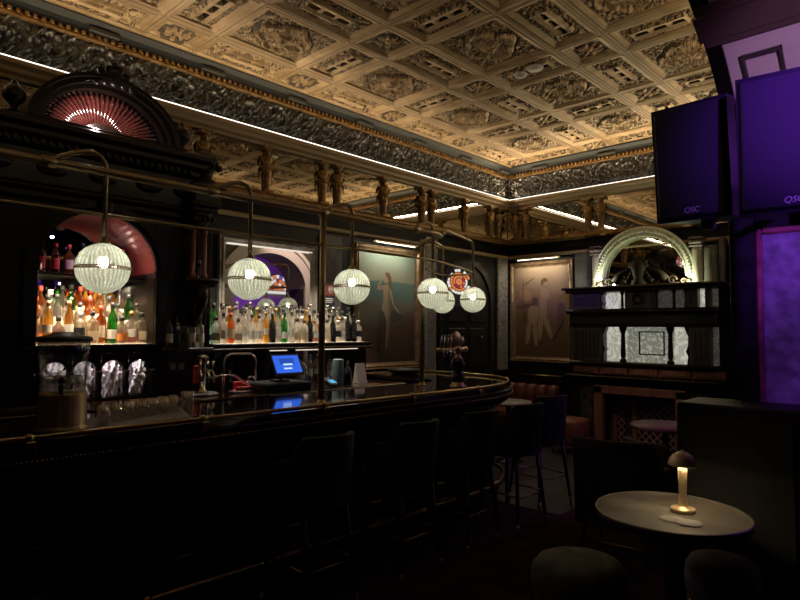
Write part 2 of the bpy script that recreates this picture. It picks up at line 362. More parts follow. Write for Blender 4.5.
# coffered ceiling as one sculpted surface
PX, PY, CX0, CY0 = 1.235, 1.345, -4.89, 3.67
def ceil_height():
    xs = np.arange(-5.10, RX0 + .011, .0108); ys = np.arange(-1.98, 7.87, .0108)
    X, Y = np.meshgrid(xs, ys, indexing='ij')
    u = (X - CX0 + PX / 2) % PX - PX / 2; v = (Y - CY0 + PY / 2) % PY - PY / 2
    du, dv = np.abs(u), np.abs(v)
    S, B = .18, .105
    def band(d):      # 0 small, 1 beam, 2 large
        return np.where(d < S, 0, np.where(d < S + B, 1, 2))
    bu, bv = band(du), band(dv)
    beam = (bu == 1) | (bv == 1)
    # depth (upwards, positive = recessed) from distance to nearest beam edge
    def edge(d): return np.where(d < S, S - d, np.where(d < S + B, 0, d - S - B))
    e = np.minimum(edge(du), edge(dv))
    def inb(d): return np.where((d >= S) & (d <= S + B), np.minimum(d - S, S + B - d), 0)
    ib = np.maximum(inb(du), inb(dv))
    h = np.zeros_like(X)
    h = np.where(e > 0, .012, h); h = np.where(e > .016, .02, h); h = np.where(e > .034, .034, h)
    h = np.where(beam, np.where(ib < .012, .008, np.where(ib < .024, 0., np.where(ib < .034, .012, .004))), h)
    panel = e > .04
    LL = (bu == 2) & (bv == 2); SS = (bu == 0) & (bv == 0); LS = (bu == 2) & (bv == 0); SL = (bu == 0) & (bv == 2)
    # leaf noise
    wx = X + .03 * np.sin(31 * Y + 1.3 * np.sin(17 * X)); wy = Y + .03 * np.sin(29 * X + 2.1 * np.sin(19 * Y))
    leaf = np.abs(np.sin(62 * wx + 2.2 * np.sin(33 * wy)) * np.sin(64 * wy + 2.0 * np.sin(37 * wx)))
    leaf2 = np.sin(83 * wx + 3 * np.sin(47 * wy)) * np.sin(79 * wy)
    rel = -.022 * leaf - .006 * leaf2
    lu = (PX / 2 - du); lv = (PY / 2 - dv)     # distance from the large-panel centre lines
    # quatrefoil
    d4 = np.minimum(np.hypot(lu - .105, lv), np.hypot(lu, lv - .13))
    q = -.034 * np.exp(-((d4 - .125) / .016) ** 2) - .028 * np.exp(-((np.hypot(lu, lv) - .045) / .03) ** 2)
    inside = d4 < .105
    relLL = np.where(inside, -.030 * leaf - .004, rel * .9) + q
    relLL = np.where(np.abs(d4 - .15) < .012, .012, relLL)
    # strap panels with three slots
    def strap(a, b, half):
        out = rel.copy()
        plate = (a < half) & (b < .075)
        out = np.where(plate, -.026, out)
        rim = plate & ((np.abs(b - .066) < .008) | (np.abs(a - half + .01) < .008)); out = np.where(rim, -.036, out)
        k = np.abs(((a + .075) % .15) - .075)
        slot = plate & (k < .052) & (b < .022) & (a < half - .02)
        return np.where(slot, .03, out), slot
    r1, s1 = strap(lu, dv, .225); r2, s2 = strap(lv, du, .225)
    rad = np.hypot(u, v); th = np.arctan2(v, u)
    pet = .5 + .5 * np.cos(8 * th); rose = -.034 * np.exp(-(rad / .026) ** 2) - .028 * np.clip(pet * 1.5 - .35, 0, 1) * np.exp(-((rad - .078) / .034) ** 4) - .02 * np.exp(-((np.hypot(du - .125, dv - .125)) / .03) ** 2)
    hp = np.where(LL, relLL, np.where(LS, r1, np.where(SL, r2, rose)))
    h = h + np.where(panel, hp, 0)
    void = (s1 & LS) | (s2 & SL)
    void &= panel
    line_shade = beam & (((ib > .013) & (ib < .024)) | (ib > .042))  # painted dark lines stand for moulding shade along the beams
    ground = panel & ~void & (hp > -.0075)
    # plain stepped border against the walls
    bd = np.minimum(np.minimum(X + 5.10, RX0 - X), np.minimum(7.87 - Y, Y + 1.98))
    h = np.where(bd < .11, .03 * ((bd * 27).astype(int) % 2), h)
    Z = 4.115 + h
    return X, Y, Z, void.astype(int) + 2 * ground.astype(int) + 3 * (line_shade & ~panel).astype(int)
X, Y, Z, V = ceil_height()
a, b = X.shape
me = bpy.data.meshes.new('ceiling')
co = np.stack([X, Y, Z], -1).reshape(-1, 3).astype(np.float32)
I = np.arange(a * b).reshape(a, b)
q = np.stack([I[:-1, :-1], I[:-1, 1:], I[1:, 1:], I[1:, :-1]], -1).reshape(-1, 4)
me.vertices.add(len(co)); me.vertices.foreach_set('co', co.ravel())
me.loops.add(q.size); me.loops.foreach_set('vertex_index', q.ravel().astype(np.int32))
me.polygons.add(len(q)); me.polygons.foreach_set('loop_start', (np.arange(len(q)) * 4).astype(np.int32))
me.materials.append(M['ceiling']); me.materials.append(M['void']); me.materials.append(M['ground']); me.materials.append(mat('beam_line_shade', (.3, .2, .105), .55, .2))  # last slot is the shade colour of the beam lines
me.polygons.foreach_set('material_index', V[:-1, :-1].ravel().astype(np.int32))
me.update(calc_edges=True)
o = bpy.data.objects.new('ceiling', me); COL.objects.link(o); tag(o, 'gilded coffered plaster ceiling with quatrefoils, straps and rosettes', 'ceiling', None, 'structure')
mb = MB(); mb.bb(-5.55, 2.6, -2.2, 9.6, 4.25, 4.35, .001); struct('ceiling_slab', mb, M['walldark'], 'dark slab above the plaster coffers', 'ceiling')

# cornice: cove, gilded dentil bead, relief frieze, ledge mouldings
def wallpath(off):   # along left wall then far wall, inner corner mitred
    return [(WX + off, -2.0), (WX + off, WY - off), (RX0, WY - off)]
def mould(name, prof, m, label):
    """prof: (distance from the wall, z) closed profile swept round the corner"""
    mb = MB(); n = len(prof); vs = []; fs = []
    for k in range(3):
        for (d, z) in prof: vs.append((*wallpath(d)[k], z))
    for k in range(2):
        for i in range(n): fs.append((k * n + i, k * n + (i + 1) % n, (k + 1) * n + (i + 1) % n, (k + 1) * n + i))
    mb.add(vs, fs); return struct(name, mb, m, label, 'moulding')
mould('trim_1', [(0, 4.02), (.075, 4.02), (.08, 4.04), (.1, 4.07), (.15, 4.105), (.16, 4.14), (0, 4.14)], M['cove'], 'dark grey cove between gilded bead and ceiling')
mb = MB()
for k in range(9):
    y = .72 + k * .99
    if y < 7.8: mb.bb(WX + .07, WX + .118, y, y + .24, 4.03, 4.065, .004)
for k in range(4):
    x = -4.75 + k * 1.05; mb.bb(x, x + .26, WY - .118, WY - .07, 4.03, 4.065, .004)
struct('trim_2', mb, M['cove_light'], 'pale grey blocks set in the dark cove', 'moulding')
mould('trim_3', [(0, 3.955), (.06, 3.955), (.085, 3.965), (.085, 3.978), (.06, 3.985), (.06, 4.0), (.05, 4.01), (.05, 4.022), (0, 4.022)], M['gold'], 'gilded bead moulding under the cove')
mb = MB()
y = -.2
while y < 7.9:
    mb.bb(WX + .05, WX + .088, y, y + .032, 3.986, 4.018, .004); y += .058
x = -5.15
while x < RX0:
    mb.bb(x, x + .032, WY - .088, WY - .05, 3.986, 4.018, .004); x += .058
struct('trim_4', mb, M['gold'], 'row of small gilded dentils around the cornice', 'moulding')
# relief frieze
def frieze(L, fn, seed):
    s = np.arange(0, L, .0105); z = np.arange(3.63, 3.962, .0105)
    A, Bz = np.meshgrid(s, z, indexing='ij')
    zz = (Bz - 3.795)
    pitch = .36
    k = np.floor(A / pitch); u = A - (k + .5) * pitch; w = zz * np.where(k % 2 == 0, 1, -1) + .01
    r = np.hypot(u, w); th = np.arctan2(w, u)
    sp = np.sin(th + r * 62 + k * .9)
    h = .030 * np.clip(sp, -.2, 1) * np.exp(-(r / .17) ** 4)
    lf = np.abs(np.sin(41 * A + 3 * np.sin(26 * Bz + seed)) * np.sin(44 * Bz + 2.5 * np.sin(31 * A + seed)))
    h += .03 * lf + .010 * np.sin(95 * A + 4 * np.sin(57 * Bz)) * np.sin(90 * Bz + seed)
    h += .02 * np.exp(-(r / .03) ** 2)
    h += .02 * (1 - np.clip((Bz - 3.63) / .33, 0, 1)) * 0 + .03 * np.clip((Bz - 3.63) / .33, 0, 1) ** 2
    return fn(A, h, Bz)
mb = MB()
mb.grid(frieze(9.9, lambda A, h, z: np.stack([WX + .004 + h, A - 1.98, z], -1), .3))
mb.grid(frieze(4.25, lambda A, h, z: np.stack([WX + A, WY - .004 - h, z], -1), 2.3))
struct('trim_5', mb, M['frieze'], 'pewter coloured frieze of carved scrolling leaves', 'frieze', normals=False)
mould('trim_6', [(0, 3.475), (.05, 3.475), (.06, 3.5), (.09, 3.52), (.1, 3.55), (.13, 3.575), (.13, 3.605), (.125, 3.61), (0, 3.61)], M['cream'], 'brown gilt ledge moulding under the lit frieze')
mb = MB()
mb.bb(WX + .112, WX + .13, -1.9, WY - .13, 3.611, 3.617, .001); mb.bb(WX + .112, RX0 - .02, WY - .13, WY - .112, 3.611, 3.617, .001)
tag(mb.build('cove_light_strip', emis('cornice_led', (1., .92, .8), 2.4)), 'thin white light strip glowing along the ledge under the frieze', 'light')
mould('trim_7', [(0, 2.905), (.1, 2.905), (.12, 2.93), (.12, 2.95), (.09, 2.985), (0, 2.985)], M['gold_dark'], 'gilded sill moulding under the mirror frieze')
mould('trim_8', [(0, 2.70), (.03, 2.70), (.05, 2.715), (.05, 2.735), (.03, 2.752), (0, 2.752)], M['cream'], 'pale picture rail moulding round the room')
mould('trim_9', [(0, 2.76), (.02, 2.76), (.02, 2.9), (0, 2.9)], M['walldark'], 'black band between picture rail and mirror frieze')
mould('trim_10', [(0, .92), (.035, .92), (.05, .94), (.05, .96), (.03, .98), (0, .98)], M['walldark'], 'dark dado rail round the room')
mould('baseboard_room', [(0, 0), (.04, 0), (.04, .2), (.02, .24), (0, .24)], M['walldark'], 'dark skirting board round the room', )
# the arcade side of the cornice
mb = MB(); mb.bb(RX0 - .09, RX0, -1.98, WY, 3.5, 3.6, .02); mb.bb(RX0 - .13, RX0, -1.98, WY, 4.0, 4.12, .02)
struct('trim_11', mb, M['cream'], 'ledge moulding along the arcade wall', 'moulding')
mb = MB(); mb.bb(RX0 - .03, RX0 - .012, .5, WY - .2, 3.601, 3.611, .001)
tag(mb.build('cove_light_strip', emis('arcade_cornice_led', (1., .84, .6), 9.)), 'thin light strip on the ledge of the arcade wall', 'light')

# mirror friezes
mb = MB(); mb.bb(WX + .002, WX + .016, -1.95, WY - .02, 2.986, 3.474, .001)
tag(mb.build('frieze_mirror', M['mirror']), 'long antique mirror band high on the wall above the bar', 'mirror')
mb = MB(); mb.bb(WX + .02, RX0 - .02, WY - .016, WY - .002, 2.986, 3.474, .001)
tag(mb.build('frieze_mirror', M['mirror']), 'long antique mirror band high on the fireplace wall', 'mirror')

# gilded herm figures standing before the mirror friezes
def herm_mesh():
    mb = MB()
    mb.bb(-.05, .05, -.06, .06, 0, .035, .006)
    mb.lathe([(.03, .035), (.034, .06), (.036, .12), (.046, .22), (.055, .25)], n=12)
    mb.lathe([(.055, .245), (.066, .262), (.058, .285), (.045, .30), (.056, .345), (.060, .368), (.042, .39), (.022, .4), (.02, .412)], n=12, flute=.06, nf=3)
    mb.ball((.004, 0, .432), .03, 10, sc_=(1, .9, 1.15))
    for s_ in (-1, 1):
        mb.tube([(0, s_ * .052, .375), (.012, s_ * .075, .34), (.03, s_ * .062, .305), (.045, s_ * .03, .30)], .016, 7, r1=.011)
        mb.tube([(.02, s_ * .05, .27), (.03, s_ * .058, .22), (.026, s_ * .05, .18)], .014, 6, r1=.006)
    mb.bb(-.05, .055, -.07, .07, .455, .49, .008)
    mb.lathe([(.035, .44), (.055, .458)], n=10)
    return mb
h0 = herm_mesh().build('herm_figure', mat('bronzed_gilt_carving', (.4, .25, .1), .4, .5, col2=(.2, .12, .05), scale=30))
hp = [(WX + .036, y, 0) for y in (2.56, 2.78, 3.48, 4.22, 4.44, 5.19, 5.91, 6.11, 6.84, 7.47, 7.68)] + [(x, WY - .036, -PI / 2) for x in (-5.07, -4.9, -3.88, -3.69, -2.6, -2.4)]
ordn = ['first', 'second', 'third', 'fourth', 'fifth', 'sixth', 'seventh', 'eighth', 'ninth', 'tenth', 'eleventh', 'twelfth']
for i, (x, y, rz) in enumerate(hp):
    o = h0 if i == 0 else copy_tree(h0)
    o.location = (x, y, 2.985); o.rotation_euler = (0, 0, rz)
    lab = ('gilded herm figure before the mirror band above the bar, %s from the near end' % ordn[i]) if i < 11 else ('gilded herm figure before the fireplace wall mirror band, %s from the corner' % ordn[i - 11])
    tag(o, lab, 'carved figure', 'gilded herms before the mirror bands')

# ------------------------------------------------------------------ arcade wall with two arches
def arch_curve(c, a, zs, b, n=40): return [(c + a * math.cos(PI * i / n), zs + b * math.sin(PI * i / n)) for i in range(n + 1)]
A1 = arch_curve(2.0, 2.0, 2.5, 1.15); A2 = arch_curve(6.42, .78, 2.38, .62)
mb = MB()
def arch_wall(mb, y0, y1, crv, x0, x1, ztop):
    # columns of quads between the arch curve and the top, plus soffit
    jl, jr = crv[-1][0], crv[0][0]
    if jl > y0: mb.bb(x0, x1, y0, jl, 0, ztop, .001)
    if jr < y1: mb.bb(x0, x1, jr, y1, 0, ztop, .001)
    for k in range(len(crv) - 1):
        (ya, za), (yb, zb) = crv[k], crv[k + 1]
        vs = [(x0, ya, za), (x1, ya, za), (x1, yb, zb), (x0, yb, zb), (x0, ya, ztop), (x1, ya, ztop), (x1, yb, ztop), (x0, yb, ztop)]
        mb.add(vs, [(0, 1, 2, 3)], 1); mb.add(vs, [(0, 3, 7, 4), (1, 5, 6, 2)])
arch_wall(mb, -2.0, 4.9, A1, RX0, RX1, 4.25); arch_wall(mb, 4.9, WY, A2, RX0, RX1, 4.25)
struct('wall_right', mb, [mat('dark_umber_wall', (.07, .058, .055), .5), M['whitewash']], 'dark arcade wall with two wide white lined arches', 'wall', normals=False)  # wall faces darker than the arch linings
# soffit ribs and panels of the near arch
def on_arch(t, off=0.):
    y = 2.0 + (2.0 - off) * math.cos(t); z = 2.5 + (1.15 - off) * math.sin(t); return y, z
mb = MB()
def soffit_box(t0, t1, x0, x1, d0, d1, n=6, mi=0):
    vs = []; fs = []
    for i in range(n + 1):
        t = t0 + (t1 - t0) * i / n
        for (x, d) in ((x0, d0), (x1, d0), (x1, d1), (x0, d1)): y, z = on_arch(t, d); vs.append((x, y, z))
    for i in range(n):
        for j in range(4): fs.append((i * 4 + j, i * 4 + (j + 1) % 4, i * 4 + 4 + (j + 1) % 4, i * 4 + 4 + j))
    fs.append((0, 1, 2, 3)); fs.append((n * 4, n * 4 + 1, n * 4 + 2, n * 4 + 3)); mb.add(vs, fs, mi)
T0 = .66; T1 = .82
mbr = mb; mb = MB()
soffit_box(T0, T1, RX0 - .015, RX1 + .02, -.005, .055); soffit_box(T0 + .03, T1 - .03, RX0 - .03, RX1 + .02, .05, .08)
soffit_box(1.5, 1.64, RX0 - .06, RX1 + .02, -.005, .055); 
struct('trim_22', mb, mat('shade_brown_rib', (.1, .068, .055), .45), 'moulded rib across the near arch, its unlit tone coloured in', 'moulding'); mb = MB()  # dark brown colour stands for the rib being unlit
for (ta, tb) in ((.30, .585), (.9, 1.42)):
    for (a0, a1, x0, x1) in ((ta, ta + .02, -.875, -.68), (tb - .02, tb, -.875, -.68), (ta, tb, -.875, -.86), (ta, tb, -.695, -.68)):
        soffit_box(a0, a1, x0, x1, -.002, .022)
struct('trim_12', mb, mat('recess_shade_bead', (.06, .045, .05), .3), 'raised strips under the near arch standing for panel recess shadow', 'moulding')  # dark raised strips stand for the shadow lines of recessed panels
# dark archivolt edge of the near arch and pier cladding
mb = MB()
for k in range(40):
    t0, t1 = PI * k / 40, PI * (k + 1) / 40
    soffit = []
    vs = []
    for t in (t0, t1):
        for (x, d) in ((RX0 - .03, -.1), (RX0 - .03, .02), (RX0 + .05, .02), (RX0 + .05, -.1)): y, z = on_arch(t, d); vs.append((x, y, z))
    mb.add(vs, [(0, 1, 5, 4), (1, 2, 6, 5), (2, 3, 7, 6), (3, 0, 4, 7)])
struct('trim_13', mb, M['walldark'], 'dark moulded edge of the near arch', 'moulding')
mb = MB()
mb.bb(RX0 - .03, -.895, 3.955, 3.999, 0, 2.42, .006); mb.bb(-.895, RX1, 3.975, 3.999, 2.2, 2.42, .006)
mb.bb(RX0 - .03, RX0 - .001, 3.955, 4.6, 0, 2.42, .006)
mb.bb(RX0 - .06, RX1 + .02, 3.93, 3.999, 2.42, 2.5, .015)
struct('trim_14', mb, mat('black_veined_pier_marble', (.01, .0095, .01), .3, col2=(.018, .017, .018), scale=14, spec=.3), 'black veined marble cladding on the arcade pier', 'pier cladding')
mb = MB(); mb.bb(-.895, -.862, 3.965, 3.999, .3, 2.2, .01); mb.bb(-.862, RX1, 3.965, 3.999, 2.165, 2.2, .01)
struct('trim_15', mb, M['pinkmarble'], 'rose marble moulding framing the pier slab', 'moulding')
mb = MB(); mb.bb(-.862, RX1, 3.982, 3.999, .3, 2.165, .002)
struct('trim_16', mb, M['purplemarble'], 'grey veined marble slab on the arcade pier', 'panel')
# archivolt of the far arch, seen in the back-bar mirror
mb = MB()
for k in range(40):
    vs = []
    for t in (PI * k / 40, PI * (k + 1) / 40):
        for (x, d) in ((RX0 - .002, 0), (RX0 - .06, 0), (RX0 - .06, .05), (RX0 - .03, .06), (RX0 - .03, .2), (RX0 - .06, .21), (RX0 - .06, .28), (RX0 - .002, .28)):
            vs.append((x, 6.42 + (.78 + d) * math.cos(t), 2.38 + (.62 + d) * math.sin(t)))
    mb.add(vs, [(j, (j + 1) % 8, 8 + (j + 1) % 8, 8 + j) for j in range(8)])
for s_ in (-1, 1):
    yc = 6.42 + s_ * (.78 + .14); mb.bb(RX0 - .06, RX0, yc - .14, yc + .14, 0, 2.38, .01)
struct('trim_17', mb, M['whitewash'], 'pale archivolt around the purple lit far arch', 'moulding')
# stained glass lunette deep in the lounge
mb = MB(); mb.bb(1.5, 1.62, 6.0, 9.3, 0, 4.25, .001); struct('wall_lounge_inner', mb, M['whitewash'], 'purple lit lounge wall beyond the far arch', 'wall')
def lunette(mb, c, r, ax, seedv, full=False):
    """leaded glass: sectors and rings; ax = function (u,v,d)->xyz"""
    rr = random.Random(seedv); a1 = 2 * PI if full else PI
    rings = [0, .3, .52, .74, 1.]; 
    for k in range(4):
        n = (5, 7, 9, 11)[k] * (2 if full else 1)
        for i in range(n):
            t0 = a1 * i / n + .015; t1 = a1 * (i + 1) / n - .015; r0 = rings[k] * r + .006; r1_ = rings[k + 1] * r - .006
            pts = [(r0 * math.cos(t0), r0 * math.sin(t0)), (r1_ * math.cos(t0), r1_ * math.sin(t0)), (r1_ * math.cos((t0 + t1) / 2), r1_ * math.sin((t0 + t1) / 2)), (r1_ * math.cos(t1), r1_ * math.sin(t1)), (r0 * math.cos(t1), r0 * math.sin(t1))]
            vs = [ax(c[0] + p[0], c[1] + p[1], 0) for p in pts]
            mi = rr.choice(((1, 1, 1), (1, 1, 3), (1, 2, 1), (2, 1, 2, 0))[k]) if full else rr.choice(((1, 1, 1, 3), (1, 1, 2, 3), (2, 1, 4, 2, 3), (2, 2, 4, 2, 1))[k])
            mb.add(vs, [(0, 1, 2, 3, 4)], mi)
    pts = [(c[0] + (r + .02) * math.cos(a1 * i / 24), c[1] + (r + .02) * math.sin(a1 * i / 24)) for i in range(25 if not full else 24)]
    mb.prism(pts, lambda p: ax(p[0], p[1], -.004), lambda p: ax(p[0], p[1], -.03), 0)
SG = [M['lead'], M['stain_orange'], M['stain_white'], M['stain_red'], M['stain_blue']]
mb = MB(); lunette(mb, (8.32, 2.5), .38, lambda u, v, d: (1.48 - d, u, v), 3)
mb.bb(1.46, 1.5, 7.9, 8.74, 2.42, 2.48, .004, 2)
struct('window_1', mb, SG, 'lit half-round stained glass window in the lounge', 'window', normals=False)

# ------------------------------------------------------------------ left wall: pilasters, door, painting, sign
mb = MB(); mb.bb(WX, WX + .05, 5.98, 6.2, .98, 2.7, .012); mb.bb(WX, WX + .035, 5.94, 6.24, 2.55, 2.7, .01)
struct('trim_18', mb, M['marble'], 'grey veined marble pilaster between painting and arched door', 'pilaster')
mb = MB(); mb.bb(WX, WX + .05, 7.66, 7.93, .98, 2.7, .012)
struct('trim_19', mb, M['marble'], 'grey veined marble pilaster in the room corner', 'pilaster')
mb = MB(); mb.bb(WX, WX + .06, 4.22, 4.5, 1.46, 2.66, .012)
struct('trim_20', mb, mat('brown_black_marble', (.05, .042, .04), .3, col2=(.1, .09, .085), scale=9), 'dark marble pilaster right of the bar mirror', 'pilaster')
mb = MB(); mb.bb(-4.08, -3.82, WY - .05, WY, .98, 2.7, .01)
struct('trim_21', mb, mat('green_grey_marble', (.16, .16, .13), .3, col2=(.09, .09, .07), scale=5), 'green grey marble pilaster left of the fireplace arch', 'pilaster')

# arched door on the left wall
yc, ra, zs = 6.9, .56, 1.98
mb = MB()
pts = [(yc - ra, 0), (yc + ra, 0)] + arc(yc, zs, ra, 0, PI, 24)
mb.prism(pts, lambda p: (WX + .001, p[0], p[1]), lambda p: (WX + .02, p[0], p[1]))
for (y0, y1) in ((yc - .42, yc - .05), (yc + .05, yc + .42)):
    for (z0, z1) in ((.2, .85), (1.0, 1.62), (1.7, 1.95)):
        mb.bb(WX + .015, WX + .045, y0, y1, z0, z1, .02)
d1 = struct('door_1', mb, mat('black_green_door_paint', (.018, .02, .017), .3), 'dark panelled arched door with a stained glass roundel', 'door')
mb = MB(); lunette(mb, (yc - .19, 2.275), .185, lambda u, v, d: (WX + .03 + d, yc - .19 + (u - yc + .19) * 1.5, v), 11, True); mb.build('glass_roundel', SG, d1, normals=False)
mb = MB(); n = 30
for (r0, r1_, x1) in ((ra, ra + .05, .05), (ra + .05, ra + .1, .035)):
    P = arc(yc, zs, r0, 0, PI, n); Q = arc(yc, zs, r1_, 0, PI, n)
    P = [(yc + r0, 0)] + P + [(yc - r0, 0)]; Q = [(yc + r1_, 0)] + Q + [(yc - r1_, 0)]
    for k in range(len(P) - 1):
        quad = [P[k], P[k + 1], Q[k + 1], Q[k]]
        mb.prism(quad, lambda p: (WX + .001, p[0], p[1]), lambda p: (WX + x1, p[0], p[1]))
mb.build('door_frame', mat('black_gloss_frame', (.03, .03, .028), .2), d1)
mb = MB(); mb.tube([(WX + .03, yc + .3, 1.45), (WX + .075, yc + .3, 1.45), (WX + .075, yc + .3, 1.5), (WX + .03, yc + .3, 1.5)], .007, 6); mb.ball((WX + .07, yc + .3, 1.475), .02, 8); mb.build('door_handle', M['brass'], d1)

# picture helper ------------------------------------------------------------
def frame_mesh(w, h, fw, t):
    """in local u (width), v (up), d (out)"""
    prof = [(0, 0), (0, t), (fw * .3, t * .8), (fw * .45, t * 1.1), (fw * .7, t * .5), (fw, t * .35), (fw, 0)]
    vs = []; fs = []
    for (su, sv) in ((-1, -1), (1, -1), (1, 1), (-1, 1)):
        for (i, d) in prof: vs.append((su * (w / 2 - i), sv * (h / 2 - i), d))
    n = len(prof)
    for k in range(4):
        k2 = (k + 1) % 4
        for i in range(n - 1): fs.append((k * n + i, k2 * n + i, k2 * n + i + 1, k * n + i + 1))
    return vs, fs
def canvas_mat(name, stops, noise, scale=4.):
    m = bpy.data.materials.new(name); m.use_nodes = True; nt = m.node_tree; b = nt.nodes['Principled BSDF']; b.inputs['Roughness'].default_value = .33; b.inputs['Specular IOR Level'].default_value = .35
    tc = nt.nodes.new('ShaderNodeTexCoord'); sp = nt.nodes.new('ShaderNodeSeparateXYZ'); nt.links.new(tc.outputs['Object'], sp.inputs[0])
    nz = nt.nodes.new('ShaderNodeTexNoise'); nz.inputs['Scale'].default_value = scale; nz.inputs['Detail'].default_value = 6; nt.links.new(tc.outputs['Object'], nz.inputs[0])
    ml = nt.nodes.new('ShaderNodeMath'); ml.operation = 'MULTIPLY_ADD'; ml.inputs[1].default_value = noise; ml.inputs[2].default_value = -noise / 2
    nt.links.new(nz.outputs[0], ml.inputs[0])
    ad = nt.nodes.new('ShaderNodeMath'); ad.operation = 'ADD'; nt.links.new(sp.outputs['Z'], ad.inputs[0]); nt.links.new(ml.outputs[0], ad.inputs[1])
    mr = nt.nodes.new('ShaderNodeMapRange'); mr.inputs[1].default_value = -.7; mr.inputs[2].default_value = .7; nt.links.new(ad.outputs[0], mr.inputs[0])
    rp = nt.nodes.new('ShaderNodeValToRGB'); e = rp.color_ramp.elements
    e[0].position, e[0].color = stops[0][0], (*stops[0][1], 1); e[1].position, e[1].color = stops[-1][0], (*stops[-1][1], 1)
    for p_, c_ in stops[1:-1]: k = e.new(p_); k.color = (*c_, 1)
    nt.links.new(mr.outputs[0], rp.inputs[0]); nt.links.new(rp.outputs[0], b.inputs['Base Color']); return m
def painting(name, label, w, h, fw, loc, rz, cm, figs):
    """faces local +x; width along local y"""
    t = thing(name, label, 'painting', loc, rz)
    vs, fs = frame_mesh(w, h, fw, .05)
    mb = MB(); mb.add([(d, u, v) for (u, v, d) in vs], fs); mb.build('picture_frame', M['frame'], t)
    mb = MB(); W2, H2 = w / 2 - fw + .005, h / 2 - fw + .005
    mb.add([(.014, -W2, -H2), (.014, W2, -H2), (.014, W2, H2), (.014, -W2, H2)], [(0, 1, 2, 3)])
    ms = [cm]
    for k, (m_, poly) in enumerate(figs):
        mb.add([(.0145 + .0004 * k, p[0], p[1]) for p in poly], [tuple(range(len(poly)))], len(ms)); ms.append(m_)
    mb.build('canvas', ms, t, normals=False); return t
def blob(pts, it=2):
    for _ in range(it):
        q = []
        for i in range(len(pts)):
            a_, b_ = pts[i], pts[(i + 1) % len(pts)]
            q += [(a_[0] * .75 + b_[0] * .25, a_[1] * .75 + b_[1] * .25), (a_[0] * .25 + b_[0] * .75, a_[1] * .25 + b_[1] * .75)]
        pts = q
    return pts
def limb(a_, b_, r0, r1_):
    d = Vector((b_[0] - a_[0], b_[1] - a_[1])).normalized(); n = Vector((-d.y, d.x))
    return blob([(a_[0] + n.x * r0, a_[1] + n.y * r0), (a_[0] - n.x * r0, a_[1] - n.y * r0), (b_[0] - n.x * r1_, b_[1] - n.y * r1_), (b_[0] + n.x * r1_, b_[1] + n.y * r1_)], 1)
shd = mat('painted_flesh_shadow', (.2, .13, .085), .4); sk = mat('painted_flesh', (.32, .23, .145), .4); hr = mat('painted_auburn_hair', (.12, .065, .035), .4); clo = mat('painted_dark_drapery', (.055, .042, .034), .4)
def p1(): 
    F = []
    F.append((mat('painted_dark_rocks', (.1, .075, .058), .4), blob([(-.5, -.25), (-.5, .08), (-.3, .06), (-.05, -.02), (.2, -.1), (.45, -.14), (.45, -.2), (0, -.24)])))
    F.append((sk, limb((.0, -.1), (-.03, -.5), .055, .028))); F.append((sk, limb((-.05, -.1), (-.07, -.47), .05, .028)))
    F.append((sk, blob([(-.1, .26), (-.05, .29), (.03, .27), (.02, .1), (.05, -.04), (.03, -.2), (-.11, -.2), (-.12, -.03), (-.08, .1)])))
    F.append((sk, limb((-.07, .26), (-.19, .22), .026, .02))); F.append((sk, limb((-.19, .22), (-.11, .36), .02, .015)))
    F.append((sk, limb((.02, .24), (.1, .02), .026, .016))); F.append((sk, limb((.1, .02), (.2, -.06), .016, .014)))
    F.append((sk, blob([(-.075, .3), (-.08, .39), (-.03, .43), (.01, .38), (-.01, .3)])))
    F.append((shd, blob([(.0, .25), (.03, .26), (.02, .1), (.05, -.04), (.03, -.2), (-.01, -.2), (.005, -.03), (-.015, .1)]))); F.append((shd, limb((.02, -.12), (-.015, -.48), .03, .014)))
    F.append((hr, blob([(-.05, .44), (.02, .43), (.055, .36), (.06, .22), (.02, .27), (-.01, .36), (-.06, .41)])))
    F.append((clo, blob([(-.16, -.05), (-.11, -.02), (-.02, -.16), (-.045, -.36), (-.05, -.58), (-.17, -.57), (-.18, -.3)])))
    F.append((clo, blob([(.02, -.1), (.1, .0), (.18, -.08), (.3, -.1), (.2, -.16), (.06, -.2)])))
    return F
cm1 = canvas_mat('seascape_canvas', [(0, (.07, .045, .03)), (.25, (.1, .065, .042)), (.46, (.13, .09, .06)), (.55, (.1, .1, .085)), (.6, (.065, .115, .11)), (.72, (.09, .15, .135)), (.735, (.27, .26, .2)), (1, (.2, .29, .23))], .06)
pt1 = painting('framed_painting', 'large gilt framed seascape painting of a standing woman beside the bar mirror', 1.13, 1.5, .075, (WX + .012, 5.285, 1.865), 0, cm1, p1())
sk2 = mat('painted_sepia_flesh', (.38, .26, .165), .4); ln = mat('painted_sepia_shadow', (.14, .085, .05), .4); ln2 = mat('painted_umber_foliage', (.17, .1, .06), .4); pk = mat('painted_peach_cloud', (.42, .25, .14), .4)
